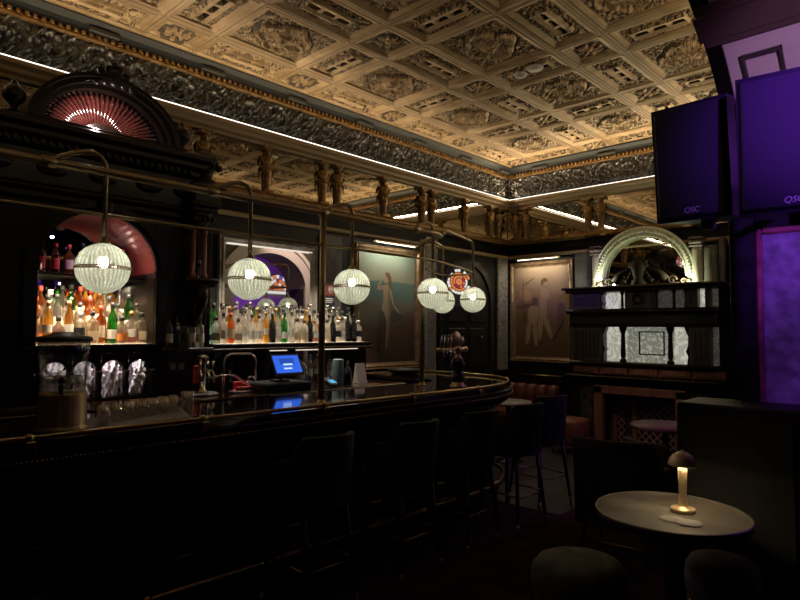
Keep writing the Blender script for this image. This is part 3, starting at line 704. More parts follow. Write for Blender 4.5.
def p2():
    F = [(pk, blob([(-.36, .18), (-.38, .32), (-.25, .34), (-.14, .26), (-.18, .16)])), (ln, blob([(-.42, .1), (-.1, .14), (-.1, .06), (-.42, .03)]))]
    F.append((ln2, limb((-.33, -.1), (-.3, .5), .012, .006))); F.append((ln2, limb((-.3, .4), (-.1, .52), .012, .006)))
    F.append((sk2, blob([(-.0, .36), (.1, .35), (.1, .1), (.1, -.1), (-.04, -.1), (-.02, .15)])))
    F.append((sk2, limb((.0, -.08), (-.02, -.42), .05, .03))); F.append((sk2, limb((.06, -.08), (.18, -.4), .05, .03)))
    F.append((sk2, limb((.09, .33), (.14, .18), .025, .018)))
    F.append((ln, blob([(.0, .4), (.0, .47), (.06, .51), (.12, .48), (.11, .44), (.05, .43), (.04, .39)]))); F.append((sk2, blob([(.04, .39), (.05, .44), (.11, .44), (.11, .39)])))
    F.append((sk2, blob([(-.22, .08), (-.1, .1), (-.02, .04), (-.06, -.2), (-.22, -.2)])))
    F.append((ln, blob([(-.16, .2), (-.08, .23), (-.03, .17), (-.06, .1), (-.14, .1)])))
    F.append((sk2, limb((-.2, -.18), (-.24, -.5), .05, .03))); F.append((sk2, limb((-.1, -.18), (-.08, -.52), .05, .03)))
    F.append((ln, blob([(-.3, -.0), (-.24, .04), (-.26, -.2), (-.34, -.15)])))
    F.append((ln, blob([(.28, .1), (.34, .14), (.38, .06), (.36, -.2), (.26, -.2)]))); F.append((ln2, limb((.3, -.15), (.2, -.4), .04, .02)))
    F.append((ln, blob([(-.2, -.62), (-.1, -.59), (.1, -.59), (.22, -.62), (.12, -.68), (-.12, -.68)])))
    return F
cm2 = canvas_mat('sepia_canvas', [(0, (.13, .08, .042)), (.3, (.17, .105, .06)), (.5, (.22, .145, .085)), (.62, (.26, .18, .11)), (.8, (.34, .25, .165)), (1, (.4, .3, .2))], .12)
pt2 = painting('framed_painting', 'large gilt framed sepia painting of figures left of the fireplace', 1.04, 1.5, .075, (-4.64, WY - .012, 1.875), -PI / 2, cm2, p2())
def picture_light(label, loc, rz, w):
    t = thing('picture_light', label, 'light', loc, rz)
    mb = MB()
    mb.tube([(.0, 0, .02), (.08, 0, .05), (.17, 0, .02)], .01, 6); mb.box((.005, 0, .02), (.02, .1, .05), .004)
    for s_ in (-.3, .3): mb.tube([(.0, s_ * w, .02), (.08, s_ * w, .05), (.16, s_ * w, .02)], .007, 6)
    mb.build('bracket', M['black'], t)
    mb = MB()
    pr = [(.035 * math.cos(a_), .03 * math.sin(a_)) for a_ in [PI * i / 8 for i in range(9)]]
    mb.prism(pr + [(p[0] * .85, p[1] * .85) for p in pr[::-1]], lambda p: (.17 + p[0], -w / 2, p[1]), lambda p: (.17 + p[0], w / 2, p[1]))
    mb.build('lamp_hood', M['brass'], t)
    for k in range(3):
        y0 = -w / 2 + .02 + k * (w - .04) / 3; mb = MB(); mb.tube([(.17, y0 + .01, .004), (.17, y0 + (w - .04) / 3 - .01, .004)], .0125, 8); mb.build('lamp_tube', M['tube'], t)
    return t
picture_light('brass picture light glowing above the seascape painting', (WX + .03, 5.25, 2.635), 0, .72)
picture_light('brass picture light glowing above the sepia painting', (-4.6, WY - .03, 2.65), -PI / 2, .72)
area('picture_wash_a', (WX + .2, 5.25, 2.62), (.7, .03), 4.4, (1, .9, .72), (0, 0, 0))
aim(bpy.data.objects['picture_wash_a'], (WX + .02, 5.25, 1.9)); 
area('picture_wash_b', (-4.6, WY - .2, 2.635), (.7, .03), 3.6, (1, .86, .66), (0, 0, 0)); aim(bpy.data.objects['picture_wash_b'], (-4.6, WY - .02, 1.9))

# framed sign on the pilaster by the bar mirror
t = thing('framed_sign', 'small framed red and black sign on the pilaster beside the bar mirror', 'sign', (WX + .063, 4.285, 1.97))
vs, fs = frame_mesh(.22, .3, .014, .015)
mb = MB(); mb.add([(d, u, v) for (u, v, d) in vs], fs); mb.build('sign_frame', M['steel'], t)
mb = MB(); mb.bb(0, .006, -.1, .1, .0, .142, .001, 0); mb.bb(0, .006, -.1, .1, -.142, .0, .001, 1)
ring = [(.038 * math.cos(2 * PI * i / 20), .07 + .045 * math.sin(2 * PI * i / 20)) for i in range(20)]
for k in range(20):
    a_, b_ = ring[k], ring[(k + 1) % 20]
    mb.add([(.008, .04 + a_[0] * 1.0, a_[1]), (.008, .04 + b_[0], b_[1]), (.008, .04 + b_[0] * .78, .07 + (b_[1] - .07) * .78), (.008, .04 + a_[0] * .78, .07 + (a_[1] - .07) * .78)], [(0, 1, 2, 3)], 2)
mb.bb(.006, .008, .015, .035, .05, .09, .001, 2); mb.bb(.006, .008, .04, .06, .055, .095, .001, 2)
for k, (z, w_) in enumerate(((-.035, .15), (-.055, .16), (-.075, .12))): mb.bb(.006, .008, -w_ / 2, w_ / 2, z - .004, z + .004, .001, 2)
mb.build('printed_sheet', [mat('dark_red_print', (.2, .04, .03), .5), mat('black_print', (.015, .017, .02), .5), mat('white_print', (.5, .5, .48), .5)], t, normals=False)

# ------------------------------------------------------------------ bar counter
def bar_paths(inset, y0=-1.4):
    """front edge path of the bar (inset from the brass edge) with outward normals"""
    P = []; N = []
    x = -2.97
    for k in range(12): P.append((x - inset, y0 + (4.1 - y0) * k / 12)); N.append((1, 0))
    ax_, by = .95, 1.25
    for k in range(21):
        t = PI / 2 * k / 20
        nx, ny = math.cos(t) / ax_, math.sin(t) / by; l = math.hypot(nx, ny); nx /= l; ny /= l
        P.append((-3.92 + ax_ * math.cos(t) - nx * inset, 4.1 + by * math.sin(t) - ny * inset)); N.append((nx, ny))
    for k in range(1, 6): P.append((-3.92 - 1.24 * k / 5, 5.35 - inset)); N.append((0, 1))
    return P, N
bar = thing('bar_counter', 'long dark mahogany bar counter curving round at its far end', 'bar counter', (-3.35, 1.5, 0))
P, N = bar_paths(0.)
inner = [(-5.16, 4.62), (-4.1, 4.62)] + [(-4.1 + .38 * math.sin(t), 4.24 + .38 * math.cos(t)) for t in [PI / 2 * k / 6 for k in range(1, 7)]] + [(-3.72, -1.4)]
poly = P + inner
mb = MB(); mb.prism(poly, lambda p: (p[0], p[1], 1.06), lambda p: (p[0], p[1], 1.098)); mb.build('bar_top', M['bartop'], bar, True)
mb = MB(); mb.sweep(P, [(-.06, 1.059), (.012, 1.059), (.016, 1.05), (.016, 1.0), (.0, .985), (-.02, .95), (-.06, .92), (-.1, .915), (-.1, 1.0)], nrm=N)
mb.build('apron_moulding', M['wood'], bar, True)
P2, N2 = bar_paths(.0)
def along(P, N, step, s0=0.):
    out = []; d = s0
    for k in range(len(P) - 1):
        a_, b_ = Vector(P[k]), Vector(P[k + 1]); L = (b_ - a_).length
        while d < L:
            f = d / L; out.append((a_.lerp(b_, f), Vector(N[k]).lerp(Vector(N[k + 1]), f).normalized())); d += step
        d -= L
    return out
mb = MB()
for p, n_ in along(P2, N2, .0195):
    q = p + n_ * .017; mb.ball((q.x, q.y, 1.015), .0065, 6)
bd = mb.build('bead_row', M['brass'], bar, True); bd['label'] = 'row of small brass beads under the bar edge'
P3, N3 = bar_paths(.16)
mb = MB(); mb.sweep(P3, [(0, .1), (0, .3), (-.02, .31), (-.02, .84), (.0, .86), (.05, .9), (.06, .93), (-.1, .93), (-.1, .1)], nrm=N3); mb.build('front_panel', M['wood'], bar, True)
mb = MB()
for i, (p, n_) in enumerate(along(P3, N3, .72, .1)):
    q = p + n_ * .01; rz = math.atan2(n_.y, n_.x)
    mb.box((q.x, q.y, .585), (.06, .11, .6), .015, 0, rz)
    for z in (.36, .8): mb.box((q.x, q.y, z), (.085, .14, .06), .02, 0, rz)
    c_, s_ = math.cos(rz), math.sin(rz)
    for k in range(5):
        zz = .45 + .07 * k; mb.ball((q.x + c_ * .03, q.y + s_ * .03, zz), .03, 8, 0, (.7, 1, .8))
for i, (p, n_) in enumerate(along(P3, N3, .72, .46)):
    q = p - n_ * .015; rz = math.atan2(n_.y, n_.x)
    mb.box((q.x, q.y, .58), (.02, .5, .42), .01, 0, rz); mb.box((q.x + n_.x * .01, q.y + n_.y * .01, .58), (.02, .38, .3), .012, 0, rz)
mb.build('carved_pilasters', M['wood'], bar, True)
mb = MB(); mb.sweep(P3, [(.02, 0), (.02, .1), (.0, .12), (-.1, .12), (-.1, 0)], nrm=N3); mb.build('plinth', M['walldark'], bar, True)
mb = MB(); mb.bb(-3.78, -3.74, -1.4, 4.2, .1, 1.058, .004); mb.bb(-5.15, -4.1, 4.64, 4.68, .1, 1.058, .004); mb.build('back_panel', M['walldark'], bar, True)
Pr, Nr = bar_paths(.02)
r_ = [(p[0], p[1], 1.112) for p in Pr]
mb = MB(); mb.tube(r_, .012, 8); er = mb.build('edge_rail', M['brass'], bar, True); er['label'] = 'brass rail along the bar edge'
for y in (-.02, .8, 1.62, 2.45, 3.28, 4.1):
    mb = MB(); mb.ball((-2.99, y, 1.112), .022, 8); mb.lathe([(.018, 1.08), (.02, 1.095), (.01, 1.105)], (-2.985, y, 0), 8); mb.bb(-2.965, -2.955, y - .02, y + .02, 1.03, 1.1, .004); mb.build('rail_bracket', M['brass'], er, True)
for t in (.45, .9, 1.3):
    x_, y_ = -3.92 + .93 * math.cos(t), 4.1 + 1.23 * math.sin(t); mb = MB(); mb.ball((x_, y_, 1.112), .022, 8); mb.lathe([(.018, 1.08), (.02, 1.095), (.01, 1.105)], (x_, y_, 0), 8); mb.build('rail_bracket', M['brass'], er, True)
Pf, Nf = bar_paths(.17); 
Pf, Nf = bar_paths(-.0)
Pf = [(p[0] - n_[0] * .0 + n_[0] * -.02, p[1] + n_[1] * -.02) for p, n_ in zip(*bar_paths(.05))]
mb = MB(); mb.tube([(p[0], p[1], .225) for p in Pf], .02, 8); fr = mb.build('foot_rail', M['brass'], bar, True); fr['label'] = 'brass foot rail at the base of the bar'
for p, n_ in along(Pf, Nf, .82, .3):
    mb = MB(); mb.tube([(p.x, p.y, .225), (p.x - n_.x * .12, p.y - n_.y * .12, .2)], .012, 6); mb.ball((p.x, p.y, .225), .03, 8); mb.tube([(p.x, p.y, .225), (p.x - n_.x * .06, p.y - n_.y * .06, .01)], .012, 6); mb.build('rail_bracket', M['brass'], fr, True)

# brass gantry above the bar -------------------------------------------------
ZR, ZL, XR = 2.365, 2.15, -3.07
gt = thing('brass_gantry', 'brushed brass pipe gantry standing on the bar and carrying the globe lamps', 'gantry', (XR, 2.49, 1.098))
for (x, y, lab) in ((XR, 2.49, 'brass post rising from the bar edge'), (-3.5, 3.97, 'far brass post beside the beer tap')):
    mb = MB(); mb.tube([(x, y, 1.1), (x, y, ZR)], .021, 12); mb.lathe([(.045, 1.099), (.045, 1.108), (.028, 1.12), (.022, 1.14)], (x, y, 0), 14)
    mb.lathe([(.026, ZR - .03), (.03, ZR - .02), (.03, ZR + .01), (.02, ZR + .03), (0, ZR + .034)], (x, y, 0), 12)
    mb.build('post', M['brass_pipe'], gt, True)['label'] = lab
mb = MB(); mb.tube([(XR, -1.3, 1.1), (XR, -1.3, ZR)], .021, 10); mb.build('post', M['brass_pipe'], gt, True)
mb = MB(); mb.tube([(XR, -1.3, ZR), (XR, 1., ZR), (XR, 3.55, ZR), (XR - .01, 3.68, ZR), (XR - .06, 3.77, ZR), (-3.22, 3.83, ZR), (-3.5, 3.97, ZR)], .0205, 10); mb.build('upper_rail', M['brass_pipe'], gt, True)
mb = MB(); mb.tube([(XR, -1.3, ZL), (XR, 3.3, ZL), (-3.1, 3.7, ZL), (-3.3, 4.3, ZL), (-3.4, 4.55, ZL), (-3.5, 4.72, ZL), (-3.65, 4.8, ZL), (-3.8, 4.79, ZL), (-3.87, 4.7, ZL), (-3.8, 4.5, ZL), (-3.52, 4.0, ZL)], .0095, 8); mb.build('lower_rail', M['brass_pipe'], gt, True)
for y in (.86, 1.69, 2.49, 3.40): mb = MB(); mb.lathe([(.026, -.03), (.026, .03)], (XR, y, ZR), 10, axis='y'); mb.build('pipe_collar', M['brass_pipe'], gt, True)

# globe pendants -------------------------------------------------------------
M['globe'] = globe_glass('ribbed_pressed_glass')
def globe(label, p, arm):
    t = thing('globe_pendant', label, 'lamp', p, 0, 'glass globe pendants over the bar')
    R = .124
    def half(sg):
        mb = MB(); n = 144; prof = []
        for k in range(13):
            a_ = .05 + (PI / 2 - .05 - .04) * k / 12 if True else 0
            prof.append((R * math.sin(a_), sg * R * math.cos(a_)))
        mb.lathe(prof, (0, 0, 0), n, flute=.02 if sg > 0 else .012, nf=36)
        return mb
    u = half(1); u.f = [f for f in u.f if len(f) == 4]; u.m = u.m[:len(u.f)]; u.sm = [True] * len(u.f); u.build('upper_shade', M['globe'], t, normals=False)
    u = half(-1); u.f = [f for f in u.f if len(f) == 4]; u.m = u.m[:len(u.f)]; u.sm = [True] * len(u.f); u.build('lower_shade', M['globe'], t, normals=False)
    mb = MB(); mb.tube([(R * 1.01 * math.cos(2 * PI * i / 48), R * 1.01 * math.sin(2 * PI * i / 48), .006) for i in range(48)], .0028, 6, closed=True)
    mb.tube([(R * 1.01 * math.cos(2 * PI * i / 48), R * 1.01 * math.sin(2 * PI * i / 48), -.006) for i in range(48)], .0028, 6, closed=True)
    for i in range(40): a_ = 2 * PI * i / 40; mb.ball((R * 1.01 * math.cos(a_), R * 1.01 * math.sin(a_), 0), .0042, 6)
    mb.build('beaded_band', M['brass'], t)
    mb = MB(); mb.ball((0, 0, .033), .029, 14, sc_=(1, 1, 1.1)); mb.build('bulb', M['bulb'], t)
    mb = MB(); mb.lathe([(.012, .04), (.016, .05), (.016, .09), (.01, .1)], (0, 0, 0), 10); mb.lathe([(.03, R - .012), (.032, R), (.018, R + .012), (.0125, R + .03)], (0, 0, 0), 14); mb.tube([(0, 0, .09), (0, 0, R)], .006, 6)
    mb.build('lamp_holder', M['brass_pipe'], t)
    top = ZR + .085 - p[2]; ax, ay = arm[0] - p[0], arm[1] - p[1]; L = math.hypot(ax, ay); ux, uy = ax / L, ay / L
    path = [(0, 0, R + .01), (0, 0, top - .07)] + [(ux * .07 * (1 - math.cos(t_)), uy * .07 * (1 - math.cos(t_)), top - .07 + .07 * math.sin(t_)) for t_ in [PI / 2 * k / 6 for k in range(1, 7)]]
    path += [(ax - ux * .12, ay - uy * .12, top - .012), (ax - ux * .05, ay - uy * .05, ZR - p[2] + .04), (ax, ay, ZR - p[2])]
    mb = MB(); mb.tube(path, .0125, 8); mb.build('pipe_arm', M['brass_pipe'], t)
for lab, p, arm in (('nearest lit glass globe lamp, above the drinks dispenser', (XR, 1.115, 1.888), (XR, .87, 0)),
                    ('second lit glass globe lamp along the bar, before the bar mirror', (XR, 1.94, 1.888), (XR, 1.69, 0)),
                    ('lit glass globe lamp beside the brass post and seascape painting', (XR, 2.75, 1.888), (XR, 2.49, 0)),
                    ('fourth lit glass globe lamp along the bar, right of the seascape', (-3.11, 3.655, 1.888), (-3.085, 3.40, 0)),
                    ('lit glass globe lamp half hidden behind the fourth globe', (-3.9, 4.74, 1.888), (-3.52, 4.02, 0)),
                    ('farthest right lit glass globe lamp, before the arched door', (-3.475, 4.685, 1.888), (-3.15, 3.82, 0))):
    globe(lab, p, arm)

# ------------------------------------------------------------------ bottles
SH = {
 'round': ([(.001, 0), (.036, .0), (.038, .006), (.038, .17), (.034, .195), (.016, .22), (.0125, .235), (.0125, .275), (.0145, .277), (.0145, .284)], None, .284),
 'slim': ([(.001, 0), (.031, .0), (.033, .006), (.033, .205), (.026, .235), (.013, .262), (.012, .31), (.014, .312), (.014, .318)], None, .318),
 'wine': ([(.001, 0), (.036, .0), (.037, .006), (.037, .18), (.03, .215), (.0145, .245), (.013, .3), (.0145, .302), (.0145, .31)], None, .31),
 'square': ([(.001, 0), (.035, .0), (.038, .006), (.038, .165), (.03, .182), (.0135, .195), (.013, .235), (.016, .237), (.016, .245)], 6, .245),
 'squat': ([(.001, 0), (.046, .0), (.049, .008), (.049, .1), (.042, .13), (.018, .155), (.014, .17), (.014, .2), (.017, .202), (.017, .208)], None, .208),
 'flask': ([(.001, 0), (.042, .0), (.046, .01), (.05, .08), (.044, .15), (.02, .18), (.014, .195), (.014, .232), (.017, .234), (.017, .24)], 4, .24),
}
KIND = [  # shape, glass, liquor, label, cap, description
 ('round', 'clear', 'clear', 'll_white', 'll_black', 'clear round bottle with white paper'),
 ('slim', 'clear', 'aqua', 'll_white', 'chrome', 'tall clear bottle with silver cap'),
 ('square', 'clear', 'gold_l', 'll_cream', 'll_black', 'square bottle of golden spirit'),
 ('round', 'amber', 'amber', 'll_cream', 'll_red', 'amber spirit bottle with cream paper'),
 ('wine', 'green', 'green', 'll_white', 'll_black', 'tall green glass bottle'),
 ('squat', 'clear', 'amber', 'll_orange', 'll_black', 'squat bottle of amber spirit'),
 ('flask', 'clear', 'pink', 'll_white', 'gold', 'rounded bottle of rose spirit'),
 ('wine', 'dark', 'dark', 'll_black', 'll_black', 'black glass bottle'),
 ('square', 'clear', 'clear', 'll_black', 'll_white', 'square clear bottle with black paper'),
 ('slim', 'gold_l', 'gold_l', 'll_white', 'gold', 'slim golden bottle with white paper'),
 ('round', 'brown', 'brown', 'll_red', 'll_red', 'brown bottle with red paper'),
 ('squat', 'aqua', 'clear', 'll_blue', 'chrome', 'squat pale aqua bottle with blue paper'),
]
protos = []
def make_bottle(k):
    sh, g, liq, lb, cp, d = KIND[k]; prof, sq, H = SH[sh]
    mb = MB(); mb.lathe(prof, (0, 0, 0), 16, sq=sq, rz=PI / 8 if sq else 0); o = mb.build('bottle', M[g])
    R = max(p[0] for p in prof)
    mb = MB(); mb.lathe([(prof[-1][0] * 1.12, H - .03), (prof[-1][0] * 1.15, H + .006), (.004, H + .008)], (0, 0, 0), 10); mb.build('cap', M[cp], o)
    z0, z1 = ((.045, .125), (.07, .16), (.03, .1), (.05, .14), (.04, .11), (.025, .08), (.05, .11), (.035, .125), (.06, .13), (.09, .15), (.04, .15), (.03, .075))[k]
    mb = MB(); n = 10; vs = []
    for i in range(n + 1):
        a_ = -1.25 + 2.5 * i / n
        rr = R * 1.02 * ((abs(math.cos(a_)) ** sq + abs(math.sin(a_)) ** sq) ** (-1 / sq) if sq else 1)
        for z in (z0, z1): vs.append((rr * math.cos(a_), rr * math.sin(a_), z))
    mb.add(vs, [(2 * i, 2 * i + 2, 2 * i + 3, 2 * i + 1) for i in range(n)]); mb.build('paper_label', M[lb], o, normals=False)
    if g == 'clear' and liq not in ('clear',):
        mb = MB(); q = [(p[0] * .9, p[1] + .004) for p in prof if p[1] < H * .62]; mb.lathe(q + [(.001, q[-1][1])], (0, 0, 0), 12, sq=sq, rz=PI / 8 if sq else 0); mb.build('liquor', M[liq], o)
    return o
for k in range(len(KIND)): protos.append(make_bottle(k))
used = [False] * len(KIND); count = {}
seq = [0]
def put_bottle(k, x, y, z, rz, place, group, s=1.):
    o = protos[k] if not used[k] else copy_tree(protos[k])
    used[k] = True
    o.location = (x, y, z); o.rotation_euler = (0, 0, rz); o.scale = (s, s, s)
    d = KIND[k][5]; c = count.setdefault((place, d), 0); count[(place, d)] += 1
    BO.append((o, d, place, c, group)); return o
BO = []
def bottle_row(y0, y1, step, x, z, place, group, ks, sj=.0, s=1., xj=.012, skip=()):
    y = y0; i = 0
    while y < y1 - 1e-6:
        if i not in skip:
            k = ks[rs.randint(len(ks))]
            put_bottle(k, x + (rs.rand() - .5) * 2 * xj, y + (rs.rand() - .5) * .012, z, (rs.rand() - .5) * .9 - .45, place, group, s + (rs.rand() - .5) * 2 * sj)
        y += step; i += 1
allk = list(range(12))
warm = [2, 3, 3, 5, 5, 9, 10, 6, 0, 4, 8, 2, 5]
mix = [0, 1, 1, 2, 0, 3, 6, 8, 8, 11, 4, 9, 0, 7]
# arched niche: stepped rows
NX = -5.17
bottle_row(1.315, 2.11, .076, -4.865, 1.47, 'in niche front row', 'bottles in the arched niche', [2, 5, 3, 5, 9, 6, 0, 4, 2, 8], .05)
bottle_row(1.34, 2.11, .074, -4.965, 1.545, 'in niche middle row', 'bottles in the arched niche', [3, 4, 0, 5, 2, 8, 9, 6], .05)
bottle_row(1.32, 2.11, .072, -5.06, 1.62, 'in niche back row', 'bottles in the arched niche', [0, 3, 6, 2, 4, 9, 8, 0, 1], .05)
bottle_row(1.38, 2.08, .1, -5.03, 2.005, 'on high niche shelf', 'bottles on the high niche shelf', [7, 10, 8, 3, 7, 10], .04, .78)
# side shelf by the cabinet column
bottle_row(2.24, 2.52, .068, -4.73, 1.435, 'on cabinet side ledge', 'bottles beside the cabinet column', [10, 8, 0, 7, 3], .04, .95)
# long shelf before the bar mirror
bottle_row(2.70, 4.46, .074, -4.80, 1.461, 'in mirror shelf front row', 'bottles before the bar mirror', [3, 0, 8, 6, 2, 8, 7, 4, 0, 11, 1, 2, 9, 3], .04, .92)
bottle_row(2.74, 4.42, .074, -4.90, 1.461, 'in mirror shelf middle row', 'bottles before the bar mirror', [1, 0, 1, 9, 8, 0, 1, 11, 6], .04, 1.03)
bottle_row(2.72, 4.44, .078, -5.01, 1.461, 'in mirror shelf back row', 'bottles before the bar mirror', [1, 0, 1, 1, 4, 10, 0], .04, 1.16)
# alcove under the shelf
bottle_row(3.55, 4.12, .075, -4.92, 1.051, 'in till alcove', 'bottles in the alcove behind the till', [9, 2, 0, 11, 6, 9, 1], .03, .9, .04)
for n_k in range(len(KIND)):
    if not used[n_k]: put_bottle(n_k, -5.0, 4.2 - .08 * n_k * 0, 1.051, 0, 'in the alcove behind the till', 'bottles in the alcove behind the till', .9)
put_bottle(7, -4.665, 2.455, 2.011, -.4, 'alone on the column ledge of the cabinet', 'bottle on the column ledge', .78)
def name_bottles():
    fam = {}
    for o, d, place, c, g in BO: fam.setdefault((place, d), []).append(o)
    for (place, d), lst in fam.items():
        lst.sort(key=lambda o: o.location.y)
        g = [b[4] for b in BO if b[2] == place][0]
        for i, o in enumerate(lst):
            if len(lst) == 1: lab = '%s %s' % (d, place)
            elif len(lst) == 2: lab = '%s %s, %s one' % (d, place, ('left', 'right')[i])
            else: lab = '%s %s, %s such from left' % (d, place, ordn[i] if i < 12 else 'last')
            tag(o, lab, 'bottle', g)
name_bottles()

# ------------------------------------------------------------------ back bar: arched cabinet
cab = thing('back_bar_cabinet', 'tall carved mahogany back bar cabinet with arched bottle niche and fan pediment', 'cabinet', (-5.0, 1.7, 1.05))
YC = 1.705; RN = .42; ZS = 2.04; XF = -4.75; XB = -5.235
mb = MB()
mb.bb(XB, XF, .6, YC - RN, 1.05, 2.5, .004); mb.bb(XB, XF, YC + RN, 2.62, 1.05, 2.5, .004)       # piers
mb.bb(XB, XF, YC - RN, YC + RN, 1.40, 1.47, .004); mb.bb(XB, XF, YC - RN, YC + RN, 1.05, 1.062, .002)
A = arc(YC, ZS, RN, 0, PI, 24)
for k in range(24):
    (ya, za), (yb, zb) = A[k], A[k + 1]
    vs = [(XB, ya, za), (XF, ya, za), (XF, yb, zb), (XB, yb, zb), (XB, ya, 2.5), (XF, ya, 2.5), (XF, yb, 2.5), (XB, yb, 2.5)]
    mb.add(vs, [(1, 5, 6, 2)])
mb.bb(XB, XB + .01, YC - RN, YC + RN, 1.06, 2.5, .002)
mb.build('carcass', M['wood'], cab, True, normals=False)
mb = MB(); mb.bb(XB + .011, XB + .02, YC - RN, YC + RN, 1.47, 2.5, .002); mb.build('niche_mirror', M['mirror_clear'], cab, True)
mb = MB()
for k in range(24):
    (ya, za), (yb, zb) = A[k], A[k + 1]
    mb.add([(XB + .02, ya, za), (XF, ya, za), (XF, yb, zb), (XB + .02, yb, zb)], [(0, 1, 2, 3)])
n_ = mb.build('niche_soffit', M['lining'], cab, True, normals=False); n_['label'] = 'polished red lining of the niche arch'
mb = MB()
for (r0, r1_, x1) in ((RN, RN + .035, .03), (RN + .035, RN + .08, .055), (RN + .08, RN + .1, .03)):
    Pq, Qq = arc(YC, ZS, r0, 0, PI, 28), arc(YC, ZS, r1_, 0, PI, 28)
    for k in range(28): mb.prism([Pq[k], Pq[k + 1], Qq[k + 1], Qq[k]], lambda p: (XF - .01, p[0], p[1]), lambda p: (XF + x1, p[0], p[1]))
for s_ in (-1, 1): mb.bb(XF, XF + .045, YC + s_ * (RN + .05) - .05, YC + s_ * (RN + .05) + .05, 1.45, ZS, .01); mb.bb(XF, XF + .06, YC + s_ * (RN + .05) - .065, YC + s_ * (RN + .05) + .065, ZS - .05, ZS + .02, .012)
mb.box((XF + .04, YC, ZS + RN + .05), (.1, .12, .14), .03)
mb.build('arch_moulding', M['wood'], cab, True)
mb = MB(); mb.bb(XB + .02, -4.92, YC - RN, YC + RN, 1.985, 2.005, .003); mb.build('high_shelf', M['wood'], cab, True)
mb = MB(); mb.bb(XB + .02, -4.915, YC - RN, YC + RN, 1.47, 1.545, .003); mb.bb(XB + .02, -5.01, YC - RN, YC + RN, 1.545, 1.62, .003); mb.build('bottle_step', M['ll_white'] if False else M['wood'], cab, True)
mb = MB(); mb.bb(XB + .03, -5.02, YC - RN + .02, YC + RN - .02, 1.6195, 1.6205, .0004); mb.bb(-5.008, -4.925, YC - RN + .02, YC + RN - .02, 1.5445, 1.5455, .0004); mb.bb(-4.913, -4.80, YC - RN + .02, YC + RN - .02, 1.4695, 1.4705, .0004)
mb.build('lit_shelf_insert', M['litshelf'], cab, True)
# entablature
mb = MB()
for (z0, z1, dx) in ((2.5, 2.56, .05), (2.56, 2.6, .09), (2.6, 2.86, .03), (2.86, 2.92, .07), (2.92, 2.98, .13), (2.98, 3.04, .17)): mb.bb(XB, XF + dx, .6 - dx * .5, 2.44 + dx * .5, z0, z1, .014)
for y in np.arange(.7, 2.4, .055): mb.bb(XF + .06, XF + .1, y, y + .03, 2.875, 2.915, .005)
for y in (1.0, 1.35, 1.7, 2.05, 2.35): mb.ball((XF + .03, y, 2.73), .07, 10, 0, (.4, 1.6, .8))
mb.build('entablature', M['wood'], cab, True)
# pediment with fan
RP = .55; ZP = 3.045
mb = MB()
el = lambda r: arc(YC, ZP, r, 0, PI, 36, r * .80)
for (r0, r1_, x1) in ((RP - .115, RP - .075, .06), (RP - .075, RP - .03, .10), (RP - .03, RP, .14)):
    Pq, Qq = el(r0), el(r1_)
    for k in range(36): mb.prism([Pq[k], Pq[k + 1], Qq[k + 1], Qq[k]], lambda p: (XB, p[0], p[1]), lambda p: (XF + x1, p[0], p[1]))
mb.bb(XB, XF + .14, YC - RP - .06, YC + RP + .06, ZP - .005, ZP + .02, .008)
mb.build('pediment_arch', M['wood'], cab, True)
mb = MB(); r_in = RP - .12
Pq = el(r_in + .01); mb.prism(Pq, lambda p: (XF - .12, p[0], p[1]), lambda p: (XF - .10, p[0], p[1])); mb.build('pediment_back', M['wood'], cab, True)
mb = MB(); nr = 30
for i in range(nr):
    a_ = PI * (i + .5) / nr; ca, sa = math.cos(a_), math.sin(a_)
    pth = [(XF - .085 + .075 * math.sin(PI * f * .62), YC + ca * (.15 + f * (r_in - .17)), ZP + .03 + sa * .8 * (.09 + f * (r_in - .13))) for f in [k / 6 for k in range(7)]]
    mb.tube(pth, .008, 6, r1=.019); mb.ball(pth[-1], .019, 7)
f_ = mb.build('fan_ribs', M['redwood'], cab, True); f_['label'] = 'fluted red fan shell of the pediment'
mb = MB(); Pq = arc(YC, ZP + .01, .15, 0, PI, 16, .1); mb.prism(Pq, lambda p: (XF - .1, p[0], p[1]), lambda p: (XF - .02, p[0], p[1])); mb.build('fan_boss', M['wood'], cab, True)
# crest carving
mb = MB()
for (dy, dz, r) in ((0, 0, .07), (.07, -.02, .05), (-.07, -.02, .05), (.13, -.05, .035), (-.13, -.05, .035), (.03, .07, .04), (-.04, .06, .035), (0, .1, .03), (.09, .04, .03), (-.1, .04, .03)): mb.ball((XF + .1, YC + .03 + dy, ZP + .44 + dz), r, 9, 0, (.7, 1, 1))
for s_ in (-1, 1): mb.tube([(XF + .11, YC + .03 + s_ * (.05 + .03 * k + .02 * math.sin(k)), ZP + .42 - .012 * k + .02 * math.cos(k * 1.3)) for k in range(7)], .02, 6, r1=.006)
mb.build('carved_crest', M['wood'], cab, True)
def finial(y, x, z0, h, nm='urn_finial'):
    mb = MB(); s = h / .25
    mb.lathe([(.05 * s, 0), (.05 * s, .02 * s), (.02 * s, .04 * s), (.025 * s, .06 * s), (.065 * s, .1 * s), (.075 * s, .14 * s), (.06 * s, .18 * s), (.03 * s, .2 * s), (.022 * s, .21 * s), (.02 * s, .23 * s), (.0, .25 * s)], (x, y, z0), 16); mb.build(nm, M['wood'], cab, True)
finial(1.09, XF + .06, 3.05, .25); finial(2.29, XF + .06, 3.04, .27)
mb = MB(); mb.bb(XF - .1, XF + .16, 2.36, 2.62, 2.62, 2.76, .02); mb.bb(XF - .1, XF + .2, 2.33, 2.65, 2.76, 2.80, .015)
mb.lathe([(.09, 2.8), (.1, 2.84), (.06, 2.88), (.07, 2.93), (.115, 2.99), (.12, 3.03), (.1, 3.07), (.05, 3.1), (.03, 3.13), (0, 3.15)], (XF + .02, 2.53, 0), 16)
